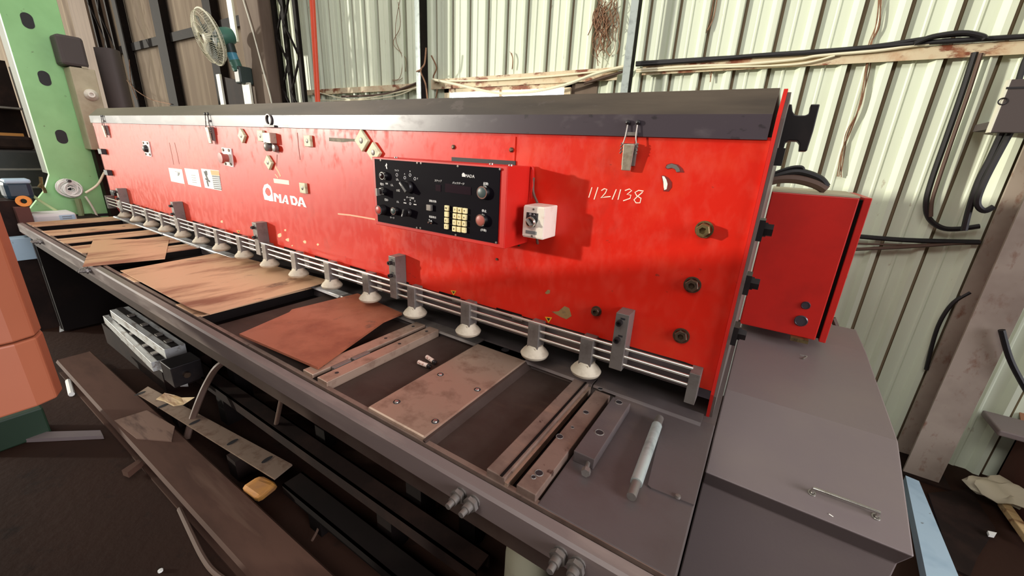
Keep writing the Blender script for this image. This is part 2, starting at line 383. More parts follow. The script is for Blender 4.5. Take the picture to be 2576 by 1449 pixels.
# brown column that carries the fan, pale board beside it
ca = Yp(612, 130, 1.35); cb = Yp(664, 130, 1.35)
col = MB().box(ca.x, cb.x, 1.35, 1.50, 0, 4.6).build('building_column', concr, at=(ca.x, 1.35, 0), bevel=.01)
tag(col, 'wide brown grey column behind the machine beside the wall fan', 'column')
mb = MB().tube([Yp(612, 0, 1.34), Yp(636, 80, 1.34), Yp(660, 170, 1.34), Yp(684, 262, 1.34), (Yp(684, 262, 1.34) + Vector((.02, 0, -.5)))], .007, 6)
tag(mb.build('hanging_wire', whiteb, at=Yp(612, 0, 1.34)), 'pale wire hanging down the face of the brown column', 'wire')
a = Yp(592, 120, 1.40); b = Yp(604, 120, 1.40)
tag(MB().box(a.x, b.x, 1.38, 1.40, Yp(605, 105, 1.4).z, 4.4).build('white_board', whiteb, at=(a.x, 1.38, 2.3)), 'tall narrow white board fixed left of the brown column', 'board')
ca = Yp(184, 60, 1.5); cb = Yp(226, 60, 1.5)
tag(MB().box(ca.x, cb.x, 1.5, 1.75, 0, 5.2).build('building_column', concr, at=(ca.x, 1.5, 0)), 'far brown column behind the green press column', 'column')
def lattice(px, Y, lab, bw=.05, n=3):
    cx = [Yp(p, 130, Y).x for p in px]; t = thing('lattice_column', lab, 'column', (cx[0], Y, 0))
    for i, c in enumerate(cx):
        mb = MB().box(c - bw / 2, c + bw / 2, Y - .006, Y + .006, 0, 4.8).box(c - bw / 2, c - bw / 2 + .008, Y, Y + bw, 0, 4.8)
        mb.build('chord', darkw, t)
    for i in range(len(cx) - 1):
        z = .2; up = True; st = (cx[i + 1] - cx[i]) * 1.5
        while z < 4.4:
            MB().tube([(cx[i], Y, z if up else z + st), (cx[i + 1], Y, z + st if up else z)], .011, 5).build('lattice_bar', darkw, t)
            z += st; up = not up
    return t
lattice((700, 722, 752), 1.45, 'dark steel lattice column between the brown column and the orange pole')
lattice((252, 272, 292), 1.45, 'dark steel lattice column rising behind the grey box at left')
p0 = Yp(797, 0, 1.3); p1 = Yp(776, 262, 1.3)
tag(MB().cyl((p1.x, 1.3, 0), (p0.x, 1.3, p0.z + .8), .022, 12).build('orange_pole', orangep, smooth=True, at=(p1.x, 1.3, 0)), 'bright orange pole standing upright behind the hood', 'pole')

# ================================================================== THE SHEARING MACHINE
MX0, MX1 = -4.53, -.029
sm = thing('shearing_machine', 'long red guillotine shearing machine with dark hood and grey steel bed', 'machine', (-2.27, 0, 0))
# front panel with a lower tab at its right end
MB().prism([(MX0, 0, .985), (-.105, 0, 1.004), (-.080, 0, 1.001), (-.074, 0, .945), (MX1, 0, .945), (MX1, 0, 1.56), (MX0, 0, 1.572)], (0, .014, 0)).build('front_panel', red, sm)
MB().box(-.084, MX1, .002, .03, .918, .946).build('foot_strip', hoodm, sm)
hz = lambda t: [(-.008, 1.555 + t), (-.008, 1.605 + t), (.05, 1.662 + t), (.42, 1.668 + t), (.42, 1.5 + t), (.006, 1.554 + t)]
mb = MB(); L = [(MX0 - .004, y, z) for y, z in hz(.018)]; Rr = [(-.036, y, z) for y, z in hz(0)]
va = [mb.bm.verts.new(p) for p in L]; vb = [mb.bm.verts.new(p) for p in Rr]
mb.bm.faces.new(va); mb.bm.faces.new(vb)
for i in range(6):
    if i not in (1, 2): mb.bm.faces.new((va[i], va[(i + 1) % 6], vb[(i + 1) % 6], vb[i]))
mb.build('hood', hoodm, sm)
mb = MB(); va = [mb.bm.verts.new(p) for p in L[1:4]]; vb = [mb.bm.verts.new(p) for p in Rr[1:4]]
for i in range(2): mb.bm.faces.new((va[i], va[i + 1], vb[i + 1], vb[i]))
mb.build('hood_top', hood_top, sm, label='dusty beige sloping top of the dark hood')
prof = [(-.010, .94), (-.010, 1.603), (.05, 1.660), (.9, 1.660), (.9, .8), (.05, .8)]
MB().prism([(-.0285, y, z) for y, z in prof], (.0075, 0, 0)).build('side_plate', red_plain, sm)
MB().prism([(-.0208, y + .006, z - .006) for y, z in prof], (.007, 0, 0)).build('side_frame', greys, sm, label='bare grey brown edge of the end frame')
MB().box(MX0 + .02, -.034, .02, .9, .96, 1.49).build('rear_body', vdark, sm)
MB().prism([(MX0 - .002, y, z) for y, z in [(0, .98), (0, 1.55), (.9, 1.55), (.9, .8), (.05, .8)]], (.012, 0, 0)).build('side_plate', red_plain, sm)
# access cover and its screws
MB().prism([Yp(1142, 345, 0), Yp(1298, 344, 0), Yp(1295, 405, 0), Yp(1147, 400, 0)], (0, -.003, 0)).build('access_cover', red, sm)
for p in ((1141, 370), (1287, 377)):
    c = Yp(*p, -.003); MB().lathe(c, YN, [(.007, 0), (.007, .003), (.004, .006), (0, .006)], 12).build('screw', boltm, sm, smooth=True)
MB().box(-.905, -.66, -.004, 0, 1.468, 1.482).build('dark_slot', ink, sm)
# kidney slots, tape, chips, stickers
def ell_slot(pix, inner):
    poly_on(MB(), pix, 0, .001).build('slot_edge', mat('slot_edge_red', (120, 28, 22), .5), sm)
    poly_on(MB(), inner, -.001, .0006).build('slot_opening', greys if inner[0][1] < 430 else white, sm)
s_ = 4.262
cv = lambda L_: [(1480 + a / s_, 240 + b / s_) for a, b in L_]
ell_slot(cv([(825, 775), (840, 742), (890, 726), (960, 740), (1010, 785), (1028, 825), (950, 825), (930, 795), (900, 780), (850, 790)]), cv([(832, 770), (850, 745), (895, 732), (945, 748), (975, 780), (985, 815), (945, 822), (930, 790), (895, 776), (850, 785)]))
ell_slot(cv([(785, 860), (815, 858), (860, 885), (895, 930), (895, 985), (860, 1030), (805, 1025), (812, 985), (800, 930)]), cv([(792, 866), (815, 868), (838, 905), (850, 950), (840, 1005), (815, 1015), (808, 980), (805, 925)]))
poly_on(MB(), [(828, 346), (905, 350), (902, 356), (880, 356), (862, 358), (828, 355)], 0, .0006).build('adhesive_residue', tape, sm)
for pts in ([(1388, 784), (1405, 783), (1420, 770), (1432, 775), (1438, 795), (1425, 803), (1410, 797)], [(1371, 737), (1378, 729), (1384, 730), (1383, 738), (1376, 740)]):
    poly_on(MB(), pts, 0, .0006).build('paint_chip', chip, sm)
for cx, cy, r in ((703, 592, 7), (724, 603, 5), (767, 609, 5), (800, 615, 3), (449, 521, 3), (558, 557, 4), (718, 579, 3), (735, 618, 2)):
    poly_on(MB(), [(cx + r * math.cos(a * .9) * R_.uniform(.6, 1.2), cy + r * math.sin(a * .9) * R_.uniform(.6, 1.2)) for a in range(7)], 0, .0006).build('paint_chip', chipw, sm)
for cx, cy, r in ((1141, 736, 7), (1380, 804, 9), (600, 583, 5)):
    poly_on(MB(), [(cx - r, cy - r * .8), (cx + r, cy - r * .6), (cx, cy + r)], 0, .0008).build('warning_triangle', yellowt, sm)
    poly_on(MB(), [(cx - r * .5, cy - r * .5), (cx + r * .5, cy - r * .35), (cx, cy + r * .4)], -.0008, .0004).build('triangle_mark', ink, sm)
scr_d = mat('dark_scratch', (140, 66, 50), .7); scr_l = mat('pale_scratch', (244, 190, 156), .7)
for pts, wd, m_ in (([(426, 359), (432, 388), (437, 414)], .006, scr_d), ([(439, 359), (446, 388), (451, 413)], .006, scr_d), ([(748, 334), (751, 370), (755, 402)], .004, scr_d), ([(697, 389), (696, 418)], .004, scr_d),
                    ([(692, 419), (700, 431), (706, 444)], .012, scr_l), ([(692, 438), (700, 448)], .008, scr_l), ([(850, 538), (880, 541), (910, 546), (944, 552)], .006, scr_l), ([(455, 420), (460, 440), (466, 470)], .006, scr_l)):
    MB().ribbon([Yp(*p, -.0002) for p in pts], wd, YN, .0004).build('scratch', m_, sm)
# labels
def sticker(pix, m_, name='sticker'): return poly_on(MB(), pix, 0, .001).build(name, m_, sm)
sticker([(424, 422), (458, 426), (465, 463), (431, 456)], white)
sticker([(464, 423), (499, 427), (507, 471), (474, 464)], white)
wl = sticker([(506, 424), (551, 429), (558, 480), (516, 472)], white, 'warning_sticker')
poly_on(MB(), [(529, 428), (550, 430), (553, 442), (532, 440)], -.001, .0004).build('orange_header', orange, wl)
poly_on(MB(), [(533, 441), (552.5, 443), (557.5, 478), (539, 475)], -.001, .0003).build('grey_text_block', inkg, wl)
for k in range(6):
    y0 = 445 + k * 5; x0 = 534 + k
    poly_on(MB(), [(x0, y0), (x0 + 18, y0 + 2), (x0 + 18.4, y0 + 4), (x0 + .4, y0 + 2)], -.0013, .0003).build('text_line', white, wl)
for pts in ([(512, 431), (516, 431), (525, 452), (521, 452)], [(516, 447), (529, 455), (528, 459), (517, 452)], [(519, 455), (523, 455), (526, 469), (523, 469)], [(516, 429), (521, 430), (522, 441), (518, 441)]):
    poly_on(MB(), pts, -.001, .0004).build('pictogram_mark', ink, wl)
for pts in ([(447, 434), (453, 435), (451, 441), (447, 443)], [(440, 431), (453, 433), (453, 434), (440, 432)]):
    poly_on(MB(), pts, -.001, .0003).build('faint_print', inkg, sm)
for k in range(4):
    poly_on(MB(), [(481 + k, 440 + 6 * k), (492 + k, 441.5 + 6 * k), (492 + k, 442.5 + 6 * k), (481 + k, 441 + 6 * k)], -.001, .0003).build('faint_print', inkg, sm)
poly_on(MB(), [(688, 449), (727, 454), (728, 465), (690, 460)], 0, .001).build('cream_sticker', creamlab, sm)
# brand lettering, cut film letters
u_ = 5.572
lp = lambda L_: [(640 + a / u_, 280 + b / u_) for a, b in L_]
def loop_letter(outer, inner):
    mb = MB(); n = len(outer)
    for i in range(n):
        j = (i + 1) % n; k = [outer[i], outer[j], inner[j], inner[i]]
        mb.prism([Yp(*p, 0) for p in lp(k)], (0, -.001, 0))
    return mb.build('letter', logow, sm)
loop_letter([(145, 1238), (124, 1150), (122, 1085), (142, 1030), (185, 1014), (228, 1052), (250, 1110), (270, 1262), (215, 1258), (205, 1250)],
            [(188, 1182), (160, 1150), (153, 1120), (165, 1082), (185, 1070), (210, 1085), (228, 1120), (236, 1160), (215, 1186), (203, 1188)])
def letter(*polys):
    mb = MB()
    for p in polys: mb.prism([Yp(*q_, 0) for q_ in lp(p)], (0, -.001, 0))
    return mb.build('letter', logow, sm)
letter([(270, 1143), (302, 1150), (312, 1270), (280, 1262)], [(302, 1150), (345, 1195), (340, 1232), (305, 1190)], [(345, 1160), (376, 1165), (386, 1288), (352, 1280)])
loop_letter([(385, 1286), (430, 1172), (458, 1180), (485, 1305), (455, 1298), (448, 1272), (422, 1266), (415, 1290)], [(425, 1255), (432, 1222), (440, 1222), (446, 1256), (446, 1258), (442, 1258), (428, 1256), (426, 1256)])
loop_letter([(522, 1306), (498, 1182), (560, 1190), (598, 1222), (612, 1280), (586, 1322)], [(548, 1284), (534, 1216), (556, 1218), (570, 1235), (580, 1270), (568, 1290)])
loop_letter([(608, 1326), (636, 1200), (676, 1210), (732, 1350), (694, 1338), (680, 1308), (650, 1300), (646, 1334)], [(648, 1282), (652, 1248), (660, 1248), (676, 1284), (676, 1288), (670, 1288), (655, 1286), (650, 1286)])
# hand written number
mb = MB()
for st in ([(40, 985), (5, 1095)], [(104, 985), (62, 1116)], [(140, 1020), (172, 1000), (200, 1008), (182, 1048), (135, 1100), (180, 1090), (240, 1084)], [(300, 1008), (256, 1116)], [(347, 1008), (318, 1118)],
           [(393, 1020), (440, 1003), (466, 1020), (415, 1062), (458, 1070), (448, 1104), (374, 1130)], [(592, 1026), (540, 1018), (500, 1040), (520, 1075), (566, 1104), (554, 1152), (512, 1152), (490, 1120), (530, 1080), (582, 1038)]):
    mb.ribbon([Yp(*p, -.0002) for p in cv(st)], .0026, YN, .0006)
mb.build('chalk_number', chalk, sm)
# bolts on the panel
def hexbolt(c, ax, r, name='bolt', m_=boltm, h=.014):
    mb = MB().lathe(c, ax, [(r * 1.25, 0), (r * 1.25, .004), (r, .004)], 20); mb.lathe(c, ax, [(r, .004), (r, h), (r * .9, h + .002), (r * .5, h + .002), (r * .5, h - .006), (0, h - .006)], 6 if r > .015 else 12)
    return mb.build(name, m_, sm)
hexbolt(Yp(1772, 577, 0), YN, .0165, m_=brass, h=.026)
hexbolt(Yp(1742, 716, 0), YN, .0165); hexbolt(Yp(1714, 844, 0), YN, .0165, h=.010); hexbolt(Yp(1501, 782, 0), YN, .012)
for p in ((1250, 652), (1306, 617)): MB().lathe(Yp(*p, 0), YN, [(.004, 0), (.004, .003), (0, .003)], 10).build('screw', boltm, sm)
for p, y in (((1915, 577), .05), ((1887, 712), .05), ((1851, 837), .05)):
    c = Yp(*p, y); MB().box(-.0138, -.002, c.y - .03, c.y + .02, c.z - .024, c.z + .024).build('lug_plate', blackm, sm)
    MB().lathe((-.002, c.y, c.z), (1, 0, 0), [(.018, 0), (.018, .006), (.015, .006), (.015, .018), (0, .018)], 6).build('side_bolt', blackm, sm)
c = Yp(1952, 395, .04); MB().box(-.014, .001, .02, .05, c.z - .018, c.z + .018).build('lug_plate', blackm, sm)
# guide blocks across the lower edge of the panel
def guide(px, z1, z0, w_):
    mb = MB().box(px - w_ / 2, px + w_ / 2, -.054, -.0005, z0, z1)
    g = mb.build('guide_block', greys, sm, bevel=.0015)
    for zz in (z1 - .025, z1 - .075):
        MB().lathe((px - .004, -.054, zz), YN, [(.008, 0), (.008, .014), (.0045, .014), (.0045, .008), (0, .008)], 12).build('cap_screw', blackm, g, smooth=True)
        MB().box(px - .004, px + .008, -.0548, -.0538, zz + .009, zz + .014).build('slot_mark', ink, g)
    return g
for p, w_ in (((1567, 790), .036), ((985, 645), .036), ((638, 560), .042), ((430, 506), .036), ((292, 474), .036)):
    c = Yp(*p, -.054); guide(c.x, min(c.z, 1.115) if p[0] < 700 else c.z, .948, w_)
# hold downs, rods, dark notches
rodz = (1.014, .990, .966)
for z in rodz: MB().cyl((-4.47, -.045, z), (-.078, -.045, z), .0042, 10).build('guard_rod', rodm, sm, smooth=True)
MB().box(-.083, -.058, -.052, -.001, .918, 1.004).build('rod_end_bracket', greys, sm, bevel=.001)
MB().box(-4.485, -4.46, -.052, -.001, .93, 1.03).build('rod_end_bracket', greys, sm, bevel=.001)
MB().box(MX0 + .03, -.085, .012, .06, .925, 1.02).build('hold_down_beam', bedpaint, sm)
FX = [-.366, -.540] + [-.808 - .2586 * k for k in range(15)]
FX = [f for f in FX if f > -4.42]
f0 = None
for i, fx in enumerate(FX):
    fx = fx + .008
    if f0 is None:
        f0 = MB().box(fx - .019, fx + .019, -.056, -.012, .930, 1.014).build('rod_bracket', greys, sm, bevel=.0015); fx0 = fx
        MB().lathe((fx, -.036, .009), (0, 0, 1), [(0, .886), (.034, .886), (.042, .891), (.045, .899), (.038, .909), (.027, .920), (.023, .928), (0, .928)], 28).build('hold_down_foot', cast, f0, smooth=True)
        MB().box(fx - .015, fx + .015, -.060, -.03, .922, .934).build('foot_collar', cast, f0)
    else: dup_part(f0, (fx - fx0, 0, 0))
for i in range(1, len(FX)):
    a, b = FX[i - 1], FX[i]
    if a - b < .2: continue
    MB().box(b + .10, b + .20, -.0022, -.0004, .990, 1.006).build('edge_notch', vdark, sm)
    MB().box(b + .165, b + .205, -.004, -.0006, .984, 1.000).build('edge_tab', greys, sm)
# toggle latches
def latch(x, z, s=1.0, full=True):
    lv = MB().hexa([(x - .012 * s, -.012, z - .062 * s), (x + .010 * s, -.012, z - .062 * s), (x + .014 * s, -.016, z), (x - .013 * s, -.016, z),
                    (x - .012 * s, -.020, z - .062 * s), (x + .010 * s, -.020, z - .062 * s), (x + .014 * s, -.026, z), (x - .013 * s, -.026, z)])
    o = lv.build('toggle_latch', mat_latch, sm, bevel=.002)
    MB().box(x - .016 * s, x + .016 * s, -.012, 0, z - .05 * s, z + .002).build('latch_base', greys, o)
    for sx in (-1, 1):
        MB().tube([(x + sx * .017 * s, -.016, z + .004 - .004 * k * s) if k % 2 else (x + sx * .021 * s, -.018, z + .002 - .004 * k * s) for k in range(7)], .0022 * s, 6, False).build('latch_spring', greys, o)
        MB().tube([(x + sx * .017 * s, -.017, z), (x + sx * .013 * s, -.017, z + .018 * s), (x + sx * .012 * s, -.014, z + .045 * s)], .0017 * s, 6).build('latch_wire', greys, o)
        MB().lathe((x + sx * .0125 * s, -.012, z + .05 * s), YN, [(.006 * s, 0), (.0055 * s, .004), (.003 * s, .006), (0, .0065)], 12).build('rivet', blackm, o, smooth=True)
    MB().box(x - .015 * s, x + .014 * s, -.016, -.006, z + .020 * s, z + .028 * s).build('latch_hook', greys, o)
    return o
mat_latch = mat('dull_latch_steel', (176, 166, 146), .38, metal=.5, layers=[((140, 126, 106), 50, .5, .7, 3)])
for p, s in (((1584, 363), 1.0), ((524, 320), 1.3), ((261, 316), 1.3)):
    c = Yp(*p, -.016); latch(c.x, c.z, s)
c = Yp(676, 334, -.016)
o = MB().box(c.x - .03, c.x + .03, -.03, 0, c.z - .045, c.z).build('hinge_latch', mat_latch, sm, bevel=.002)
MB().lathe((c.x - .012, -.03, c.z - .06), YN, [(.02, -.02), (.02, 0), (.01, .006), (0, .006)], 16).build('latch_boss', greys, o, smooth=True)
MB().lathe((c.x + .03, -.02, c.z - .065), YN, [(.015, -.015), (.015, 0), (.0, .004)], 16).build('latch_boss', greys, o, smooth=True)
MB().ring((c.x + .005, -.012, c.z + .055), YN, .022, .004, 20).build('latch_wire', greys, o, smooth=True)
MB().box(c.x - .03, c.x + .055, -.018, -.002, c.z + .024, c.z + .032).build('latch_hook', blackm, o)
# switch plates on the panel
def plate(pix, btn):
    q4 = [Yp(*p, 0) for p in pix]; mb = MB().prism(q4, (0, -.006, 0)); o = mb.build('switch_plate', white, sm)
    cx = sum((v.x for v in q4)) / 4; cz = sum((v.z for v in q4)) / 4; hx = (q4[1].x - q4[0].x) / 2; h = (q4[0].z - q4[3].z) / 2
    for sx in (-1, 1):
        for sz in (-1, 1): MB().lathe((cx + sx * hx * .62, -.006, cz + sz * h * .78), YN, [(.007, 0), (.007, .004), (0, .004)], 10).build('screw', boltm, o)
    if btn: MB().lathe((cx, -.006, cz - .005), YN, [(.020, 0), (.020, .02), (.026, .022), (.026, .034), (.0, .036)], 18).build('push_button', capd, o, smooth=True, label='dull red push button')
    else: MB().lathe((cx, -.006, cz), YN, [(.024, 0), (.020, .015), (.012, .02), (0, .02)], 18).build('selector_knob', black, o, smooth=True)
    return o
plate([(560, 371), (583, 374), (589, 420), (567, 415)], True)
plate([(360, 355), (376, 356), (383, 394), (369, 391)], False)
for p in ((254, 381), (269, 434), (285, 485)):
    c = Yp(*p, -.02); MB().box(c.x - .03, c.x + .05, -.03, 0, c.z - .02, c.z + .02).build('hinge_pin', black, sm, bevel=.003)

# control box ---------------------------------------------------------------
BX0, BX1, BY, BZ0, BZ1 = -1.14, -.603, -.13, 1.247, 1.470
cb_ = MB().box(BX0, BX1, BY, -.0003, BZ0, BZ1).build('control_box', red_plain, sm, bevel=.002)
MB().box(BX0 + .016, BX1 - .022, BY - .003, BY, BZ0 + .012, BZ1 - .006).build('control_plate', panelb, cb_)
CY = BY - .003; v_ = 4.996
def cp(a, b): return Yp(920 + a / v_, 370 + b / v_, CY)
def knob(a, b, r, m_cap, m_ring=chrome, h=.012):
    c = cp(a, b)
    MB().lathe(c, YN, [(r * 1.3, 0), (r * 1.3, .004), (r * 1.15, h), (r * .9, h), (r * .9, h - .003)], 24).build('button_ring', m_ring, cb_, smooth=True)
    MB().lathe(c, YN, [(r * .92, 0), (r * .92, h + .001), (r * .6, h + .003), (0, h + .003)], 24).build('button_cap', m_cap, cb_, smooth=True)
knob(245, 360, .0105, lens, h=.014); knob(230, 555, .010, blackm, h=.016); knob(218, 785, .0135, capr, blackm, h=.02); knob(378, 800, .0105, capg)
knob(1490, 570, .0150, capg); knob(1470, 915, .0145, capd)
c = cp(225, 560); MB().hexa([(c.x - .003, CY - .03, c.z - .012), (c.x + .003, CY - .03, c.z - .012), (c.x + .003, CY - .03, c.z + .012), (c.x - .003, CY - .03, c.z + .012), (c.x - .003, CY - .01, c.z - .01), (c.x + .003, CY - .01, c.z - .01), (c.x + .003, CY - .01, c.z + .01), (c.x - .003, CY - .01, c.z + .01)]).build('selector_key', greys, cb_)
def selector(a, b, r, L_, ang):
    c = cp(a, b)
    MB().lathe(c, YN, [(r, 0), (r, .008), (r * .85, .012), (0, .012)], 24).build('selector_base', blackm, cb_, smooth=True)
    d = Vector((math.cos(ang), 0, math.sin(ang))); n = Vector((-d.z, 0, d.x)); e = []
    for yy in (-.010, -.026):
        e += [c + d * L_ + n * r * .3 + Vector((0, yy, 0)), c + d * L_ - n * r * .3 + Vector((0, yy, 0)), c - d * L_ - n * r * .3 + Vector((0, yy, 0)), c - d * L_ + n * r * .3 + Vector((0, yy, 0))]
    MB().hexa(e).build('selector_handle', black, cb_, bevel=.002)
    MB().ribbon([c + d * L_ * .9 + Vector((0, -.0262, 0)), c + d * L_ * .3 + Vector((0, -.0262, 0))], .0022, YN, .0004).build('selector_mark', wink, cb_)
selector(540, 500, .019, .020, math.radians(135)); selector(540, 820, .013, .013, math.radians(250))
def keypad(pts, labels):
    for (a, b), t in zip(pts, labels):
        c = cp(a, b); MB().box(c.x - .0068, c.x + .0068, CY - .008, CY, c.z - .0078, c.z + .0078).build('key', cream, cb_, bevel=.0012)
        if t: text_part(t, .008, (c.x, c.z), 'key_mark', ink, cb_, CY - .0084)
kx = (1138, 1196, 1258)
keypad([(kx[i] - 4 * r + 2, 785 + 80 * r + 8 * i) for r in range(4) for i in range(3)], list('789456123') + ['0', '.', '-'])
keypad([(1032 - 2 * r, 765 + 77 * r) for r in range(4)], ['N', '', 'C', '/'])
c = cp(815, 755); MB().box(c.x - .009, c.x + .009, CY - .010, CY, c.z - .010, c.z + .008).build('rocker_switch', greys, cb_, bevel=.001)
c = cp(830, 940); MB().lathe(c, YN, [(.006, 0), (.006, .004), (.003, .006), (.0025, .016), (0, .016)], 12).build('toggle_switch', chrome, cb_, smooth=True)
p = [cp(1000, 455), cp(1325, 505), cp(1325, 605), cp(1000, 565)]; MB().prism(p, (0, -.001, 0)).build('display_window', glassd, cb_)
p = [cp(880, 470), cp(945, 478), cp(945, 560), cp(880, 550)]; MB().prism(p, (0, -.001, 0)).build('display_window', glassd, cb_)
def lab(s, a, b, size): c = cp(a, b); text_part(s, size, (c.x, c.z), 'printed_text', wink, cb_, CY - .0004)
lab('ステップ', 910, 425, .0072); lab('バックゲージ', 1165, 458, .0075); lab('ライト', 392, 296, .0070); lab('ゲージ速度', 560, 640, .0070); lab('ワーク', 335, 890, .0072)
lab('起動', 1510, 463, .0085); lab('停止', 1490, 805, .0085); lab('(手動)', 1480, 1045, .0080); lab('運転切換', 843, 682, .0075); lab('電源表示', 842, 882, .0075)
lab('切', 490, 665, .006); lab('中', 562, 668, .006); lab('寸', 618, 682, .006); lab('電源', 265, 460, .006); lab('I入', 405, 690, .008); lab('切O', 260, 665, .010); lab('切O', 205, 468, .010); lab('I入', 332, 480, .009)
lab('O切', 408, 548, .009); lab('I入', 400, 410, .009); lab('T', 652, 398, .007); lab('A', 490, 338, .006); lab('B', 558, 305, .006); lab('A', 800, 915, .007)
for a, b in ((492, 385), (558, 352), (618, 398), (392, 350)):
    c = cp(a, b); MB().ring((c.x, CY - .0002, c.z), YN, .0042, .0009, 16, 4).build('printed_symbol', wink, cb_)
for a, b in ((494, 702), (620, 722)):
    c = cp(a, b); MB().box(c.x - .006, c.x + .006, CY - .0005, CY, c.z - .0014, c.z + .0014).build('printed_symbol', wink, cb_)
c = cp(560, 712); MB().ring((c.x, CY - .0002, c.z), YN, .0034, .0009, 14, 4).build('printed_symbol', wink, cb_)
MB().prism([cp(*q_) for q_ in ((262, 200), (272, 228), (264, 232), (272, 278), (258, 268), (256, 240), (244, 240))], (0, -.0006, 0)).build('printed_symbol', wink, cb_)
MB().prism([cp(*q_) for q_ in ((1212, 372), (1210, 340), (1224, 322), (1240, 328), (1250, 350), (1252, 374))], (0, -.0006, 0)).build('printed_symbol', wink, cb_)
c = cp(1308, 367); text_part('MADA', .012, (c.x, c.z), 'printed_text', wink, cb_, CY - .0004)
for a, b in ((650, 200), (697, 203), (1160, 240), (1690, 278), (1640, 1200), (645, 1015), (690, 1018), (1133, 1105), (190, 165)):
    c = cp(a, b); MB().lathe(c, YN, [(.0034, 0), (.0030, .0018), (0, .002)], 10).build('screw', greys, cb_)
for a, b in ((355, 115), (1555, 186), (1880, 222)):
    q_ = Yp(920 + a / v_, 370 + b / v_, -.11); MB().lathe((max(min(q_.x, BX1 - .01), BX0 + .01), -.10, BZ1), (0, 0, 1), [(.007, 0), (.006, .004), (0, .005)], 12).build('lid_screw', chrome, cb_, smooth=True)
MB().tube([(BX1 - .002, -.004, BZ1 - .004), (BX1 + .01, -.012, BZ1 - .01), (BX1 + .012, -.012, 1.38)], .004, 6).build('conduit', red_plain, sm)
# switch box
sb = MB().box(-.577, -.511, -.078, -.0003, 1.279, 1.369).build('switch_box', whitebox, sm, bevel=.003)
MB().box(-.5765, -.5115, -.0795, -.078, 1.283, 1.365).build('switch_lid', whitebox, sb, bevel=.0006)
MB().prism([(-.566, -.0795, 1.350), (-.530, -.0795, 1.350), (-.530, -.0795, 1.330), (-.538, -.0795, 1.312), (-.560, -.0795, 1.312), (-.567, -.0795, 1.330)], (0, -.001, 0)).build('legend_plate', ink, sb)
MB().lathe((-.549, -.0805, 1.325), YN, [(.0155, 0), (.0155, .006), (.013, .010), (.011, .010)], 24).build('knob_ring', chrome, sb, smooth=True)
MB().lathe((-.549, -.0805, 1.325), YN, [(.0115, 0), (.0115, .009), (0, .009)], 20).build('knob_cap', blackm, sb, smooth=True)
d = Vector((.7, 0, -.7)); n = Vector((.7, 0, .7)); c = Vector((-.549, 0, 1.325)); e = []
for yy in (-.089, -.099): e += [c + d * .011 + n * .003 + Vector((0, yy, 0)), c + d * .011 - n * .003 + Vector((0, yy, 0)), c - d * .011 - n * .003 + Vector((0, yy, 0)), c - d * .011 + n * .003 + Vector((0, yy, 0))]
MB().hexa(e).build('knob_handle', greys, sb, bevel=.001)
MB().box(-.566, -.531, -.0803, -.0795, 1.291, 1.300).build('name_plate', inkg, sb)
text_part('切   入', .007, (-.548, 1.3455), 'printed_text', wink, sb, -.0807)
text_part('OIL PUMP', .0062, (-.5485, 1.2955), 'printed_text', ink, sb, -.0806) if False else None
for z in (1.360, 1.286): MB().lathe((-.545, -.0795, z), YN, [(.003, 0), (.003, .001), (0, .0015)], 10).build('screw', greys, sb)
MB().tube([(-.590, -.012, 1.44), (-.588, -.012, 1.40), (-.568, -.02, 1.372)], .004, 6).build('switch_lead', rubberb, sm)
MB().tube([(-.560, -.02, 1.279), (-.562, -.016, 1.262), (-.566, -.004, 1.25)], .004, 6).build('switch_lead', rubberb, sm)

# bracket, rear cabinet, cover, hoses ---------------------------------------
c0 = Yp(1985, 260, .15); H = []
def hp(a, b): p = Yp(a, b, .15); return (p.x, p.z)
out = [(1968, 262), (1992, 262), (1994, 280), (1999, 288), (2008, 290), (2026, 290), (2034, 286), (2038, 278), (2040, 262), (2063, 262), (2046, 330), (2030, 380), (2010, 380), (2012, 362), (2006, 354), (1985, 353), (1976, 358), (1970, 380), (1950, 378)]
MB().prism([(hp(*p)[0], .15, hp(*p)[1]) for p in out], (0, .06, 0)).build('lifting_bracket', blackm, sm, bevel=.002)
rc = MB().box(-.008, .262, .85, 1.25, .852, 1.412).build('rear_cabinet', red_plain, sm, bevel=.004)
MB().box(-.008, .262, .852, 1.25, 1.412, 1.418).build('cabinet_top', beige, rc)
MB().box(.262, .274, .862, 1.25, .86, 1.405).build('door_gap', vdark, rc)
MB().box(.274, .296, .85, 1.25, .85, 1.415).build('cabinet_door', red_plain, rc, bevel=.002)
for p, r in (((2027, 768), .016), ((2015, 807), .023)):
    c = Yp(*p, .85); MB().lathe((c.x, .85, c.z), YN, [(r, 0), (r, .003), (r * .86, .006), (r * .8, .004), (0, .004)], 24).build('plug', hoodm, rc, smooth=True)
c = Yp(2139, 697, 1.0); MB().cyl((.296, 1.0, c.z), (.318, 1.0, c.z), .011, 10).build('door_lock', brass, rc, smooth=True)
MB().box(.18, .24, .83, .86, .836, .852).build('cabinet_foot', brass, rc)
for pts, r in (([(1900, 470), (1950, 452), (2000, 450), (2050, 462), (2078, 478)], .018), ([(1905, 462), (1960, 440), (2010, 432), (2060, 448), (2080, 470)], .013), ([(1910, 450), (1980, 424), (2015, 420), (2022, 430)], .006)):
    MB().tube([Yp(a, b, .95) for a, b in pts], r, 8).build('hose', rubberb if r > .015 else rubber, sm, smooth=True)
pr = [(1.25, .812), (.97, .810), (.372, .773), (.049, .663), (.10, .585), (.10, .0), (1.25, .0)]
mb = MB(); va = [mb.bm.verts.new((0.001, y, z)) for y, z in pr]; vb = [mb.bm.verts.new((.45, y, z)) for y, z in pr]
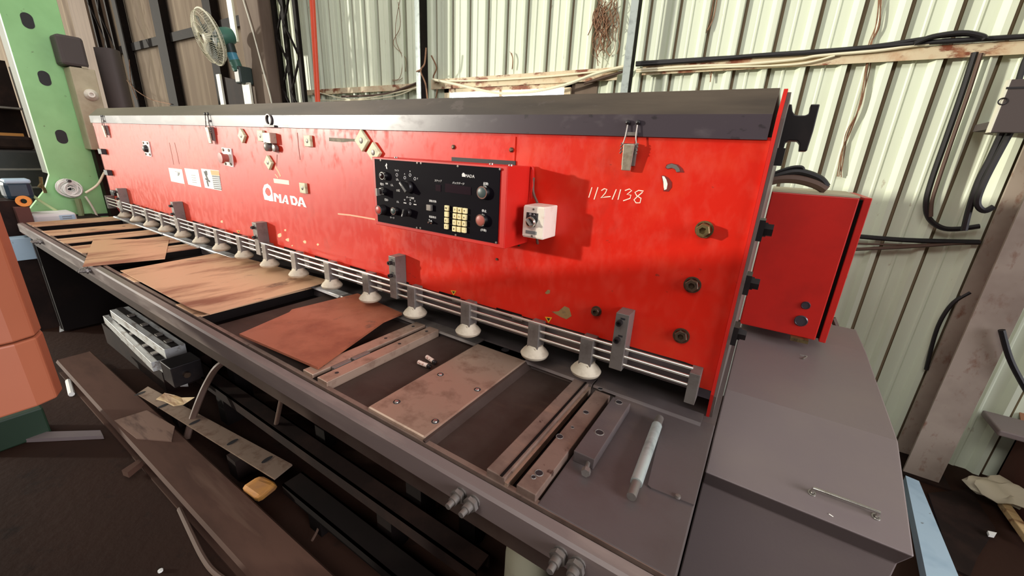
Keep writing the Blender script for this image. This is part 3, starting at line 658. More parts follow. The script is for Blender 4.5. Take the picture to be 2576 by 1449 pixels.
for i in range(len(pr)): mb.bm.faces.new((va[i], va[(i + 1) % 7], vb[(i + 1) % 7], vb[i]))
mb.bm.faces.new(va); mb.bm.faces.new(vb)
cov = mb.build('side_cover', coverm, sm, bevel=.004)
def on_slope(x, y):                                            # where the line of sight meets the sloping face
    A = Vector((0, .372, .773)); n = Vector((0, -.110, .323)).normalized(); r = ray(x, y); return CAM + r * ((A - CAM).dot(n) / r.dot(n))
n = Vector((0, -.110, .323)).normalized() * .022
h0, h1 = on_slope(2042, 1240), on_slope(2203, 1300)
MB().tube([h0, h0 + n * .8, h0 + n + (h1 - h0) * .08, h1 + n - (h1 - h0) * .08, h1 + n * .8, h1], .0045, 10).build('pull_handle', steel, cov, smooth=True)
for h in (h0, h1): MB().lathe(h, n, [(.010, 0), (.009, .002), (.006, .002)], 14).build('handle_foot', steel, cov, smooth=True)
MB().tube([on_slope(2085, 1293), on_slope(2096, 1300)], .002, 6).build('rivet', steel, cov)
MB().tube([Zp(2012, 893, .80), Zp(2030, 897, .80), Zp(2020, 903, .80)], .0025, 6, False).build('wire_clip', steel, sm)

# bed -----------------------------------------------------------------------
BZ = .855; BF = -.495
MB().box(-4.54, -.002, BF, .0, .70, .812).build('bed_tray', trayb, sm)
MB().box(-4.54, -.002, -.02, .9, .70, .852).build('bed_back', bedpaint, sm)
def slab(x0, x1, y0, y1, z0, z1, name, m_, bev=.003): return MB().box(x0, x1, y0, y1, z0, z1).build(name, m_, sm, bevel=bev)
slab(-.262, -.002, BF, -.004, .80, BZ, 'end_plate', bedpaint)
slab(-.770, -.566, BF + .004, .015, .80, .862, 'bed_plate', barm, .006)
slab(-.566, -.380, BF, -.004, .80, .838, 'trough_floor', trayb)
slab(-.940, -.770, BF, -.004, .80, .842, 'trough_floor', trayb)
slab(-1.66, -.940, BF, -.004, .80, .836, 'trough_floor', trayb)
MB().hexa([(-.566, BF, .838), (-.548, BF, .838), (-.548, -.02, .838), (-.566, -.02, .838), (-.566, BF, .860), (-.560, BF, .858), (-.560, -.02, .858), (-.566, -.02, .860)]).build('trough_lip', trayb, sm)
rl = slab(-.386, -.340, -.492, -.045, .842, .872, 'side_rail', bedm, .002)
MB().box(-.352, -.346, -.492, -.045, .872, .8735).build('rail_groove', vdark, rl)
MB().box(-.340, -.332, -.492, -.045, .842, .862).build('rail_step', barm, rl)
tb = slab(-.312, -.267, -.492, -.066, .842, .872, 'slotted_bar', bedm, .002)
for p, r in (((1356, 1190), .0085), ((1342, 1200), .005), ((1408, 1098), .008), ((1474, 1037), .0075), ((1440, 1075), .004), ((1510, 978), .007)):
    c = Zp(*p, .872); MB().ring((c.x, c.y, .872), (0, 0, 1), r, .0012, 16, 4).build('hole_rim', greys, tb, smooth=True)
    MB().lathe((c.x, c.y, .8725), (0, 0, 1), [(r, 0), (0, 0)], 16).build('bolt_hole', ink, tb)
MB().box(-.332, -.312, -.492, -.05, .83, .838).build('gap_floor', vdark, sm)
st = slab(-.254, -.205, -.345, -.085, .855, .883, 'stop_block', bedpaint, .002)
for p, r in (((1508, 1088), .010), ((1557, 1012), .009)):
    c = Zp(*p, .883); MB().ring((c.x, c.y, .883), (0, 0, 1), r, .0015, 18, 4).build('hole_rim', greys, st, smooth=True)
    MB().lathe((c.x, c.y, .8835), (0, 0, 1), [(r, 0), (0, 0)], 18).build('bolt_hole', ink, st)
MB().cyl((-.218, -.345, .868), (-.212, -.372, .868), .005, 10).build('stop_bolt', greys, st, smooth=True)
MB().lathe((-.213, -.366, .868), (.2, -1, 0), [(0, 0), (.010, 0), (.010, .012), (0, .012)], 6).build('stop_bolt_head', greys, st)
MB().prism([(-.110, -.162, BZ), (-.004, -.155, BZ), (-.004, -.318, BZ), (-.086, -.324, BZ), (-.094, -.320, BZ)], (0, 0, .004)).build('corner_plate', bedpaint, sm)
c = Zp(1705, 1250, .859); MB().lathe((c.x, c.y, .858), (0, 0, 1), [(.006, 0), (.005, .005), (0, .006)], 12).build('screw', greys, sm, smooth=True)
for p in ((1108, 942), (1201, 980), (998, 1011), (1095, 1060)):
    c = Zp(*p, .862); MB().ring((c.x, c.y, .862), (0, 0, 1), .0085, .0016, 18, 4).build('countersink', ink, sm); MB().lathe((c.x, c.y, .8615), (0, 0, 1), [(.007, 0), (.005, .003), (0, .004)], 14).build('countersunk_bolt', steel, sm, smooth=True)
MB().lathe(Zp(1271, 880, .8625), (0, 0, 1), [(.014, 0), (0, 0)], 18).build('oval_slot', ink, sm)
# rails, bars and gaps further along (x ranges measured along the bed)
slab(-1.060, -1.012, -.488, -.03, .812, .868, 'slot_rail', barm, .002); slab(-.990, -.944, -.488, -.03, .812, .868, 'slot_rail', barm, .002)
MB().box(-1.012, -.990, -.488, -.03, .85, .856).build('slot_floor', vdark, sm)
for x, y in ((-1.001, -.40), (-1.001, -.33)): MB().box(x - .008, x + .008, y - .03, y + .03, .856, .869).build('slot_nut', greys, sm, bevel=.001)
for x in (-1.036, -.967):
    for y in (-.44, -.2, -.07): MB().lathe((x, y, .8685), (0, 0, 1), [(.006, 0), (0, 0)], 12).build('bolt_hole', ink, sm)
for a, b in ((-4.54, -4.41), (-4.38, -4.33), (-4.10, -3.89), (-3.74, -3.69), (-3.66, -3.565), (-3.44, -3.2), (-3.10, -3.055), (-3.03, -2.94), (-2.60, -2.40), (-1.95, -1.75)):
    o = slab(a, b, -.492, -.004, BZ - .006, BZ, 'bed_bar' if b - a > .12 else 'slot_rail', sheetm, .001)
    MB().box(a + .001, b - .001, -.490, -.006, .79, BZ - .006).build('bar_body', vdark, o)  # sides coloured near black to stand in for their shade
    if b - a > .18:
        for yy in (-.38, -.1): MB().lathe(((a + b) / 2, yy, BZ + .0006), (0, 0, 1), [(.010, 0), (0, 0)], 12).build('bolt_hole', ink, o)
for a, b in ((-4.33, -4.10), (-3.89, -3.74), (-3.565, -3.44), (-3.2, -3.10), (-2.94, -2.60), (-2.40, -1.95), (-1.75, -1.66)):
    MB().box(a, b, BF, .0, .80, .8125).build('trough_floor', vdark, sm)  # far trough floors coloured black in place of shade
# lower knife with scaly segments
xs = -4.50
while xs < -.05:
    L_ = R_.uniform(.35, .6); e = min(xs + L_, -.03)
    MB().hexa([(xs, -.030, BZ), (e - .004, -.034 - R_.uniform(0, .01), BZ), (e - .004, .018, BZ), (xs, .018, BZ), (xs, -.026, BZ + .007), (e - .004, -.028, BZ + .007), (e - .004, .018, BZ + .007), (xs, .018, BZ + .007)]).build('lower_knife', bedpaint if xs > -.9 else greys if xs > -1.7 else alum, sm)
    xs = e
# front rail with its bolt pairs
MB().prism([(-4.56, BF - .012, BZ), (-4.56, BF - .034, BZ - .002), (-4.56, BF - .040, BZ - .008), (-4.56, BF - .040, .795), (-4.56, BF - .012, .795)], (4.56, 0, 0)).build('front_rail', railm, sm)
MB().box(-4.55, -.002, BF - .013, BF + .001, .80, BZ - .012).build('rail_groove', vdark, sm)
MB().box(-4.54, -.002, BF - .001, BF + .012, .80, BZ - .001).build('bed_lip', bedm, sm)
def bolt_pair(x):
    for dx in (0, .034):
        b_ = MB().lathe((x + dx, BF - .040, .825), YN, [(.014, 0), (.014, .003), (.010, .003), (.010, .030), (.0065, .030), (.0065, .044), (0, .044)], 12).build('adjusting_bolt', greys, sm, smooth=True)
        MB().lathe((x + dx, BF - .040, .825), YN, [(.0165, .008), (.0165, .017), (.008, .017)], 6).build('hex_nut', greys, b_)
for p in ((1150, 1188), (1410, 1335), (203, 650), (88, 588)):
    c = Yp(*p, BF - .055); bolt_pair(c.x)
# base below the bed
MB().box(-4.50, -.02, -.02, .9, .02, .70).build('base_frame', vdark, sm)
MB().box(-4.48, -.01, BF + .02, -.02, .70, .795).build('bed_under', vdark, sm)
MB().box(-4.52, -4.44, BF - .0, -.02, .02, .70).build('base_leg', vdark, sm)
MB().box(-4.56, -4.545, BF, .9, .0, .84).build('end_apron', greys, sm)
MB().box(-.035, -.004, BF + .01, -.02, .02, .795).build('end_apron', dark, sm)
lg = MB().lathe((-.345, -.34, 0), (0, 0, 1), [(0, .0), (.05, 0), (.062, .3), (.062, .50), (.054, .62), (.03, .70), (0, .70)], 24).build('support_leg', mat('grey_green_leg', (168, 166, 142), .6, layers=[((140, 130, 112), 9, .5, .7, 4)]), sm, smooth=True)

# ================================================================== THINGS ON THE BED
def sheet_metal(pix, z, m_, lab, bend=0.0, th=.0025):
    P = [Zp(x, y, z) for x, y in pix]; c = sum(P, Vector()) / len(P)
    mb = MB().prism(P, (0, 0, th)); o = mb.build('metal_sheet', m_, at=c)
    return tag(o, lab, 'metal sheet', 'loose metal sheets on the bed')
sheet_metal([(208, 672), (415, 652), (426, 602), (235, 603)], .8575, sheetm, 'small tilted tan metal sheet lying across the far bed bars')
# middle sheet: rests on the bars, its near corner lifted
A_ = Vector((-2.55, -.27, .8585)); N_ = Vector((-.016, 0, 1)).normalized()
P = []
for p in ((303, 682), (560, 635), (833, 708), (528, 792), (478, 776)):
    r = ray(*p); P.append(CAM + r * ((A_ - CAM).dot(N_) / r.dot(N_)))
mb = MB().prism(P, N_ * .003)
tag(mb.build('metal_sheet', sheetm, at=sum(P, Vector()) / 5), 'large streaked tan metal sheet in the middle of the bed, near edge lifted', 'metal sheet', 'loose metal sheets on the bed')
P = [Zp(*p, .869) for p in ((603, 845), (728, 790), (735, 783), (900, 742), (1012, 792), (965, 812), (800, 930))]
tag(MB().prism(P, (0, 0, .008)).build('metal_sheet', sheetr, at=sum(P, Vector()) / 7), 'thick reddish brown square metal sheet against the slotted rails', 'metal sheet', 'loose metal sheets on the bed')
def battery(a, b, lab):
    a = Zp(*a, .851); b = Zp(*b, .851); d = (b - a).normalized(); L_ = .050; r = .0072
    t = thing('battery', lab, 'battery', a, 'batteries on the bed')
    MB().cyl(a, a + d * L_ * .78, r, 16).build('wrap', batw, t, smooth=True)
    MB().cyl(a + d * L_ * .78, a + d * L_ * .97, r, 16).build('dark_end', blackm, t, smooth=True)
    MB().cyl(a + d * L_ * .97, a + d * L_ * 1.02, r * .4, 12).build('terminal', chrome, t, smooth=True)
battery((1053, 911), (1086, 924), 'front one of two small batteries lying in the trough')
battery((1074, 898), (1102, 917), 'rear one of two small batteries lying in the trough')
a = Zp(1659, 1052, .868); b = Zp(1588, 1250, .868); d = b - a
t = thing('steel_rod', 'short round steel rod with stepped ends lying on the end plate', 'rod', a)
MB().cyl(a + d * .12, a + d * .86, .0125, 18).build('rod_body', galv, t, smooth=True)
MB().cyl(a, a + d * .12, .0105, 18).build('rod_end', greys, t, smooth=True); MB().cyl(a + d * .86, b, .0095, 18).build('rod_end', greys, t, smooth=True)
# magnets stuck on the panel
def magnet(p, s, rot, lab):
    c = Yp(*p, 0); q4 = []
    for k in range(4):
        a = rot + PI / 4 + k * PI / 2; q4.append((c.x + s * math.cos(a), -.0002, c.z + s * math.sin(a)))
    t = thing('magnet', lab, 'magnet', (c.x, 0, c.z), 'square magnets on the red panel')
    MB().prism(q4, (0, -.012, 0)).build('magnet_body', magn, t, bevel=.002)
    MB().lathe((c.x, -.0122, c.z), YN, [(s * .28, 0), (s * .2, .001), (0, .001)], 12).build('magnet_stud', greys, t, smooth=True)
magnet((613, 342), .034, PI / 4, 'diamond turned magnet between the two far toggle latches')
magnet((680, 409), .034, PI / 4, 'diamond turned magnet above the white lettering')
magnet((779, 355), .032, 0, 'upright square magnet left of the grey residue strip')
magnet((915, 354), .040, PI / 4, 'large diamond turned magnet at the end of the grey residue strip')
magnet((945, 384), .038, PI / 4, 'large diamond turned magnet touching the top left corner of the control box')
magnet((767, 473), .032, 0, 'upright square magnet right above the last white letters')
magnet((661, 342), .034, 0, 'square magnet half hidden behind the boxy latch')

# ================================================================== FOREGROUND PRESS AND GREEN PRESS
px_ = -1.2
bt = thing('press_brake', 'orange red machine body cut off by the left edge of the photo', 'machine', (px_ - .5, -1.4, 0))
top = lambda x: 1.53 + (x - px_) * .27
mb = MB()
zb = .952; zs = 1.098
def body(z0a, z1f, name):
    x0, x1, y0, y1 = px_ - 1.4, px_, -1.9, -.925; m4 = MB()
    ch = .045
    base = [(x0, y0), (x1, y0), (x1, y1 - ch), (x1 - .012, y1 - .014), (x1 - ch, y1), (x0, y1)]
    lo = [m4.bm.verts.new((a, b, z0a)) for a, b in base]; hi = [m4.bm.verts.new((a, b, z1f(a))) for a, b in base]
    for i in range(6): m4.bm.faces.new((lo[i], lo[(i + 1) % 6], hi[(i + 1) % 6], hi[i]))
    m4.bm.faces.new(lo[::-1]); m4.bm.faces.new(hi)
    return m4.build(name, pressm, bt, bevel=.004)
body(zs + .0015, top, 'upper_body'); body(zb, lambda x: zs - .0015, 'lower_body')
MB().box(px_ - .9, px_ - .02, -1.85, -1.25, 0, zb).build('stand', dark, bt)
# green press column far left
gx = -5.25
gp = thing('green_press', 'tall pale green press column with oblong slots left of the machine', 'machine', (gx, 0, 0))
def gq(x, y): p = Xp(x, y, gx); return (p.y, p.z)
yl = gq(45, 180)[0]; yr = gq(190, 180)[0]; yb = gq(262, 420)[0]
yA = gq(112, 480); yC = gq(75, 540)
MB().prism([(gx, yl, 4.2), (gx, yr, 4.2), (gx, yr, 1.5), (gx, yb, gq(252, 400)[1]), (gx, yb, 0), (gx, gq(60, 560)[0], 0), (gx, gq(60, 545)[0], gq(60, 545)[1]), (gx, yA[0], yA[1]), (gx, yl, gq(100, 440)[1])], (-.05, 0, 0)).build('column_plate', greenp, gp, bevel=.003)
MB().box(gx - .22, gx - .05, yl, yl + .03, 1.15, 4.2).build('column_flange', greend, gp); MB().box(gx - .55, gx - .05, yr - .03, yr, .0, 4.2).build('column_flange', greend, gp)
def oblong(p, h, w_, name='slot', m_=ink):
    y, z = gq(*p); pts = []
    for k in range(12):
        a = PI * k / 11; pts.append((gx + .0008, y + w_ * math.cos(a), z + h + w_ * math.sin(a)))
    for k in range(12):
        a = PI + PI * k / 11; pts.append((gx + .0008, y + w_ * math.cos(a), z - h + w_ * math.sin(a)))
    MB().prism(pts, (.0012, 0, 0)).build(name, m_, gp)
for p in ((69, 52), (112, 197), (155, 344)): oblong(p, .022, .034)
y, z = gq(185, 478); MB().lathe((gx + .0005, y, z), (1, 0, 0), [(.055, 0), (0, .001)], 20).build('round_hole', ink, gp)
y, z = gq(248, 541); MB().box(gx, gx + .002, y - .07, y + .07, z - .012, z + .012).build('slot', ink, gp)
# grey box, curved guard and beige cabinet beside the column
bx = -5.05
def q5(x, y, X=bx): p = Xp(x, y, X); return p
a = q5(150, 100); b = q5(228, 175)
t = thing('grey_box', 'dark grey metal box mounted high beside the green column', 'box', (bx, a.y, b.z))
MB().box(gx + .012, bx, a.y - .02, b.y, Xp(200, 168, bx).z, Xp(190, 92, bx).z).build('box_body', greyb, t, bevel=.02)
MB().box(bx, bx + .003, q5(205, 168).y, q5(220, 168).y, q5(212, 172).z, q5(212, 168).z).build('box_badge', beige, t)
t = thing('beige_cabinet', 'beige cabinet with a round white knob between the green column and the hood', 'cabinet', (bx, .1, 0))
MB().box(gx + .012, bx - .003, q5(176, 172).y, q5(238, 172).y, 1.36, Xp(210, 170, bx).z - .005).build('cabinet_body', beige, t, bevel=.006)
MB().box(gx + .02, bx - .08, q5(190, 172).y, q5(215, 172).y, 0, 1.36).build('cabinet_stand', dark, t)
c = q5(238, 240); MB().lathe((bx - .003, c.y - .02, c.z), (1, -.2, 0), [(.045, 0), (.045, .03), (.030, .05), (.022, .075), (.014, .075), (.014, .05), (0, .05)], 20).build('round_knob', whitebox, t, smooth=True)
t = MB(); a0 = q5(236, 118, -5.2); a1 = q5(300, 122, -5.2); arc = [(a0.y + (a1.y - a0.y) * k / 8, -5.2 + .10 * math.sin(PI * k / 8)) for k in range(9)]
z1 = a0.z; z0 = q5(320, 285, -5.2).z
lo = [(x, y, 0.0) for y, x in arc]; hi = [(x, y, z1) for y, x in arc]
vl = [t.bm.verts.new(p) for p in lo]; vh = [t.bm.verts.new(p) for p in hi]
ml = [t.bm.verts.new((p[0] - .02, p[1], p[2])) for p in lo]; mh = [t.bm.verts.new((p[0] - .02, p[1], p[2])) for p in hi]
for i in range(8):
    for A, B in ((vl, vh), (ml, mh)): t.bm.faces.new((A[i], A[i + 1], B[i + 1], B[i]))
    t.bm.faces.new((vh[i], vh[i + 1], mh[i + 1], mh[i])); t.bm.faces.new((vl[i], vl[i + 1], ml[i + 1], ml[i]))
for i in (0, 8): t.bm.faces.new((vl[i], vh[i], mh[i], ml[i]))
tag(t.build('curved_guard', greyb, at=(-5.2, a0.y, 0), smooth=True), 'dark curved sheet guard behind the beige cabinet', 'guard')

# ================================================================== WALL FAN
fc = Yp(527, 94, 1.05); ax = Vector((-.083, -.958, -.272)).normalized()
fan = thing('wall_fan', 'teal wall fan with a cream wire guard tilted on the brown column', 'fan', Yp(620, 190, 1.3))
fr_ = .235; u = ax.orthogonal().normalized(); v = ax.cross(u)
mb = MB()
for sgn, dp in ((1, .075), (-1, .055)):
    for k in range(56):
        a = 2 * PI * k / 56; e = u * math.cos(a) + v * math.sin(a)
        mb.tube([fc + e * fr_, fc + e * fr_ * .9 + ax * sgn * dp * .62, fc + e * fr_ * .55 + ax * sgn * dp, fc + e * fr_ * .2 + ax * sgn * dp], .0016, 4, False)
    for rr, dd in ((.9, .62), (.55, 1), (.2, 1)): mb.ring(fc + ax * sgn * dp * dd, ax, fr_ * rr, .0022, 36, 4)
mb.ring(fc, ax, fr_, .008, 48, 6)
mb.build('wire_guard', wirew, fan)
MB().lathe(fc + ax * .02, ax, [(0, .04), (.035, .03), (.04, 0), (.03, -.04), (0, -.04)], 16).build('blade_hub', wirew, fan, smooth=True)
for k in range(3):
    a0 = 2 * PI * k / 3; P = []
    for rr, aa, dz in ((.03, 0, .01), (.17, -.30, .02), (.205, .15, .01), (.185, .55, -.02), (.08, .65, -.02), (.03, .6, -.01)):
        P.append(fc + (u * math.cos(a0 + aa) + v * math.sin(a0 + aa)) * rr + ax * dz)
    MB().prism(P, ax * .004).build('blade', tealg, fan)
mc = fc - ax * .06
MB().lathe(mc, -ax, [(0, 0), (.065, 0), (.078, .02), (.078, .12), (.065, .15), (0, .155)], 22).build('motor', teal, fan, smooth=True)
e0 = mc - ax * .10 + Vector((0, 0, -.09)); e1 = Yp(600, 178, 1.25)
MB().cyl(e0 + Vector((0, 0, .03)), e0 + (e1 - e0) * .25, .05, 14).build('tilt_joint', tealg, fan, smooth=True)
MB().cyl(e0 + (e1 - e0) * .2, e0 + (e1 - e0) * .6, .045, 14).build('arm', tealb, fan, smooth=True)
MB().cyl(e0 + (e1 - e0) * .55, e1, .048, 14).build('arm', teal, fan, smooth=True)
MB().box(e1.x - .04, e1.x + .07, 1.22, 1.35, e1.z - .12, e1.z + .04).build('wall_bracket', tealg, fan, bevel=.015)
# sign panel and posts under the fan
a = Yp(556, 192, 1.3); b = Yp(612, 205, 1.3)
t = thing('sign_panel', 'dusty grey panel board on a pale post below the fan', 'panel', (a.x, 1.3, 1.2))
MB().hexa([(a.x, 1.3, 1.3), (b.x, 1.3, 1.3), (b.x, 1.32, 1.3), (a.x, 1.32, 1.3), (a.x, 1.3, a.z), (b.x, 1.3, b.z), (b.x, 1.32, b.z), (a.x, 1.32, a.z)]).build('board', dark, t)
pa = Yp(548, 188, 1.29); pb = Yp(557, 188, 1.29); MB().box(pa.x, pb.x, 1.27, 1.29, 0, pa.z).build('post', whiteb, t)
pa = Yp(614, 215, 1.29); pb = Yp(632, 215, 1.29); MB().box(pa.x, pb.x, 1.27, 1.29, 0, pa.z + .02).build('strip', whiteb, t)
# ================================================================== FLOOR LEVEL STOCK BELOW THE BED
def bar_between(pa, pb, w_, h, name, m_, lab, cat, z=None, bevel=.003, side=None):
    """solid bar lying from point pa to pb (top centre line), width w_, height h"""
    a = Vector(pa); b = Vector(pb); d = (b - a).normalized(); n = d.cross(Vector((0, 0, 1))).normalized() * w_ / 2; dz = Vector((0, 0, -h))
    mb = MB().hexa([a - n + dz, b - n + dz, b + n + dz, a + n + dz, a - n, b - n, b + n, a + n])
    return tag(mb.build(name, m_, at=(a + b) / 2, bevel=bevel), lab, cat)
# long brown beam in front of the machine (H section lying on the floor)
a = Vector((-3.62, -.585, .16)); b = Vector((-.62, -.565, .16))
t = thing('steel_beam', 'long dusty brown beam lying on the floor along the front of the machine', 'beam', (-2.1, -.6, 0))
MB().prism([(-3.66, -.672, .086), (-3.66, -.662, .10), (-3.66, -.512, .10), (-3.66, -.502, .086)], (3.1, 0, 0)).build('top_flange', beamm, t)
MB().box(-3.66, -.56, -.60, -.575, .012, .087).build('web', beamm, t)
MB().prism([(-3.66, -.672, .0), (-3.66, -.672, .013), (-3.66, -.502, .013), (-3.66, -.502, .0)], (3.1, 0, 0)).build('bottom_flange', beamm, t)
P = [Zp(*p, .1005) for p in ((288, 1060), (370, 1034), (440, 1075), (432, 1112), (345, 1105))]
tag(MB().prism(P, (0, 0, .006)).build('scrap_plate', mat('torn_scrap', (128, 100, 84), .8, layers=[((90, 66, 54), (3, 20, 20), .5, .62, 5)]), at=P[0]), 'torn pale scrap plate lying on top of the long brown beam', 'scrap')
P = [Zp(*p, .001) for p in ((150, 810), (185, 806), (182, 826), (150, 836))]
tag(MB().prism(P, (0, 0, .004)).build('floor_light_patch', papers, at=P[0]), 'pale patch of light drawn on the floor beside the press body corner', 'scrap')  # sunlit bit of floor, drawn as a thin pale slab
tag(MB().cyl(Zp(172, 958, .02), Zp(180, 992, .02), .014, 8).build('white_rod', white, at=Zp(172, 958, .02)), 'short white rod on the floor right beside the press body', 'rod')
# slotted flat bar
P = [Zp(*p, .12) for p in ((345, 990), (372, 972), (735, 1168), (690, 1204))]; c = sum(P, Vector()) / 4
t = thing('slotted_bar', 'pale grey flat bar with dark oblong slots between the beam and the machine', 'bar', c)
MB().prism(P, (0, 0, -.008)).build('flat_bar', barm, t)
for x, y in ((352, 990), (410, 1021), (490, 1062), (585, 1112), (672, 1156)):
    q_ = Zp(x, y, .1205); d = (P[2] - P[1]).normalized(); n = Vector((-d.y, d.x, 0)) ; pts = []
    for k in range(16):
        an = 2 * PI * k / 16; pts.append(q_ + n * (.026 * math.cos(an)) + d * (.011 * math.sin(an)))
    MB().prism(pts, (0, 0, .0008)).build('oblong_slot', ink, t)
MB().box(c.x - .35, c.x - .27, c.y - .03, c.y + .03, 0, .111).build('rest_block', dark, t); MB().box(c.x + .3, c.x + .38, c.y - .03, c.y + .06, 0, .111).build('rest_block', dark, t)
# pale rails stacked at the left under the bed
def rail(pa, pb, w_, h, lab, z):
    a = Zp(*pa, z); b = Zp(*pb, z); d = (b - a).normalized(); n = d.cross(Vector((0, 0, 1))).normalized()
    t = thing('linear_rail', lab, 'rail', (a + b) / 2 + Vector((0, 0, -h)))
    dz = Vector((0, 0, -h)); k = n * w_ / 2
    MB().hexa([a - k + dz, b - k + dz, b + k + dz, a + k + dz, a - k, b - k, b + k, a + k]).build('rail_body', alum, t, bevel=.002)
    k2 = n * w_ * .18
    MB().hexa([a - k2, b - k2, b + k2, a + k2] + [p + Vector((0, 0, .004)) for p in (a - k2, b - k2, b + k2, a + k2)]).build('rail_groove', vdark, t)
    for f in (.25, .5, .75, .9):
        q_ = a + d * ((b - a).length * f); MB().box(q_.x - .02, q_.x + .02, q_.y - .015, q_.y + .015, z, z + .012).build('rail_clip', greys, t)
    return t
rail((300, 775), (440, 872), .10, .06, 'upper scuffed pale rail with clips in the stack under the bed', .34)
rail((280, 790), (405, 905), .09, .06, 'middle scuffed pale rail in the stack under the bed', .27)
P = [Zp(*p, .208) for p in ((280, 800), (300, 815), (462, 935), (470, 955), (450, 955), (300, 840))]; P2 = [p + Vector((0, 0, -.05)) for p in P]
tag(MB().prism(P, (0, 0, -.045)).build('weathered_board', alum, at=P[0]), 'weathered whitish board below the pale rails', 'board')
c = Zp(455, 895, .33)
t = thing('end_block', 'black end block with a bolt at the near end of the pale rails', 'block', (c.x, c.y, c.z - .12))
MB().box(c.x - .02, c.x + .12, c.y - .09, c.y + .05, c.z - .12, c.z).build('block_body', blackm, t, bevel=.004)
MB().cyl((c.x + .12, c.y - .03, c.z - .06), (c.x + .14, c.y - .03, c.z - .06), .016, 12).build('block_bolt', boltm, t, smooth=True)
tag(MB().box(-4.0, -2.9, -.36, -.10, .0, .16).build('wooden_bearer', dark, at=(-3.3, -.2, 0)), 'dark bearer block carrying the pale rails on the floor', 'block')
# long dark channels lying along the machine base
ch = [(-2.86, -.45, -.155, .34, .08, .05, 'uppermost dark steel channel lying under the bed edge', dark), (-2.75, -.55, -.255, .22, .08, .06, 'middle dark steel channel under the bed beside the curved hose', dark),
      (-1.50, -.40, -.36, .12, .09, .05, 'short low dark steel channel beyond the slotted bar', vdark), (-2.03, -.42, -.07, .46, .06, .06, 'thin dark angle bar nearest the machine base', vdark)]
for xa, xb, yy, z, w_, h, lb, m_ in ch:
    a = Vector((xa, yy, z)); b = Vector((xb, yy, z)); d = (b - a).normalized(); n = d.cross(Vector((0, 0, 1))).normalized() * w_ / 2
    t = thing('steel_channel', lb, 'channel', ((a + b) / 2).xy.to_3d())
    dz = Vector((0, 0, -h)); s5 = Vector((0, 0, -.008)); e5 = n.normalized() * .008
    MB().hexa([a - n + s5, b - n + s5, b + n + s5, a + n + s5, a - n, b - n, b + n, a + n]).build('channel_web', m_, t)
    for sg in (-1, 1):
        o_ = n * sg; i_ = o_ - e5 * sg
        MB().hexa([a + i_ + dz, b + i_ + dz, b + o_ + dz, a + o_ + dz, a + i_, b + i_, b + o_, a + o_]).build('channel_flange', m_, t)
    for f in (.2, .8):
        q_ = a + (b - a) * f; MB().box(q_.x - .04, q_.x + .04, q_.y - w_ / 2, q_.y + w_ / 2, 0, z - h).build('rest_block', vdark, t)
# small things around
P = [Zp(392, 1005, .13), Zp(412, 990, .15), Zp(438, 996, .16), Zp(455, 1002, .15), Zp(488, 1001, .17), Zp(462, 1018, .14), Zp(437, 1022, .13), Zp(412, 1010, .13)]
tag(MB().prism(P, (0, .004, .003)).build('bent_scrap', woodm, at=P[0]), 'bent pale metal scrap lying behind the slotted bar', 'scrap')
c = Zp(660, 1212, .14)
t = MB().hexa([Zp(605, 1233, .02), Zp(650, 1268, .02), Zp(705, 1225, .02), Zp(665, 1200, .02), Zp(603, 1228, .11), Zp(648, 1258, .11), Zp(698, 1216, .11), Zp(652, 1194, .13)])
tag(t.build('yellow_block', yblock, at=c, bevel=.02), 'dusty yellow block on the floor between beam and channels', 'block')
P = [Zp(310, 1196, .01), Zp(352, 1168, .01), Zp(362, 1172, .01), Zp(325, 1202, .01)]
tag(MB().prism(P, (0, 0, .03)).build('wood_offcut', beamm, at=P[0]), 'small pale offcut sticking out from under the brown beam', 'offcut')
mb = MB().tube([Zp(577, 902, .42), Zp(545, 925, .38), Zp(520, 965, .28), Zp(500, 1010, .20), Zp(482, 1060, .10), Zp(470, 1102, .02)], .016, 8)
tag(mb.build('curved_hose', rubberb, at=Zp(470, 1102, 0), smooth=True), 'brown curved hose rising from the floor past the slotted bar', 'hose')
mb = MB().tube([Zp(712, 985, .46), Zp(690, 1090, .14)], .010, 8)
tag(mb.build('thin_rod', rubberb, at=Zp(690, 1090, .14), smooth=True), 'thin brown rod leaning against the dark channels', 'rod')
mb = MB().tube([Zp(452, 1280, .01), Zp(480, 1340, .012), Zp(510, 1400, .012), Zp(540, 1440, .012), Zp(590, 1475, .012)], .010, 8)
tag(mb.build('floor_cable', rubberb, at=Zp(452, 1280, 0), smooth=True), 'dull grey cable lying on the floor in front of the brown beam', 'cable')
mb = MB().tube([Zp(745, 1262, .03), Zp(765, 1240, .03), Zp(795, 1250, .03), Zp(806, 1290, .03), Zp(800, 1330, .03), Zp(785, 1360, .03)], .005, 6)
tag(mb.build('cable_loop', rubberb, at=Zp(790, 1300, 0), smooth=True), 'thin looped cable on the floor beside the yellow block', 'cable')
tag(MB().lathe(Zp(404, 1437, .0), (0, 0, 1), [(0, 0), (.008, 0), (.008, .006), (0, .007)], 8).build('white_pellet', white, at=Zp(404, 1437, 0)), 'tiny white pellet on the floor at the bottom of the photo', 'pellet')
P = [Zp(*p, .001) for p in ((44, 1096), (255, 1090), (262, 1104), (44, 1114))]
tag(MB().prism(P, (0, 0, .02)).build('floor_strip', coverm, at=P[0]), 'flat dull grey strip on the floor below the green box', 'strip')
a = Zp(45, 1092, 0); b = Zp(128, 1080, 0)
MBg = MB().box(a.x, b.x + .05, a.y - .12, a.y + .10, .0, .16)
tag(MBg.build('green_box', greenbox, at=(a.x, a.y, 0), bevel=.008), 'dark green box on the floor below the orange red press body', 'box')
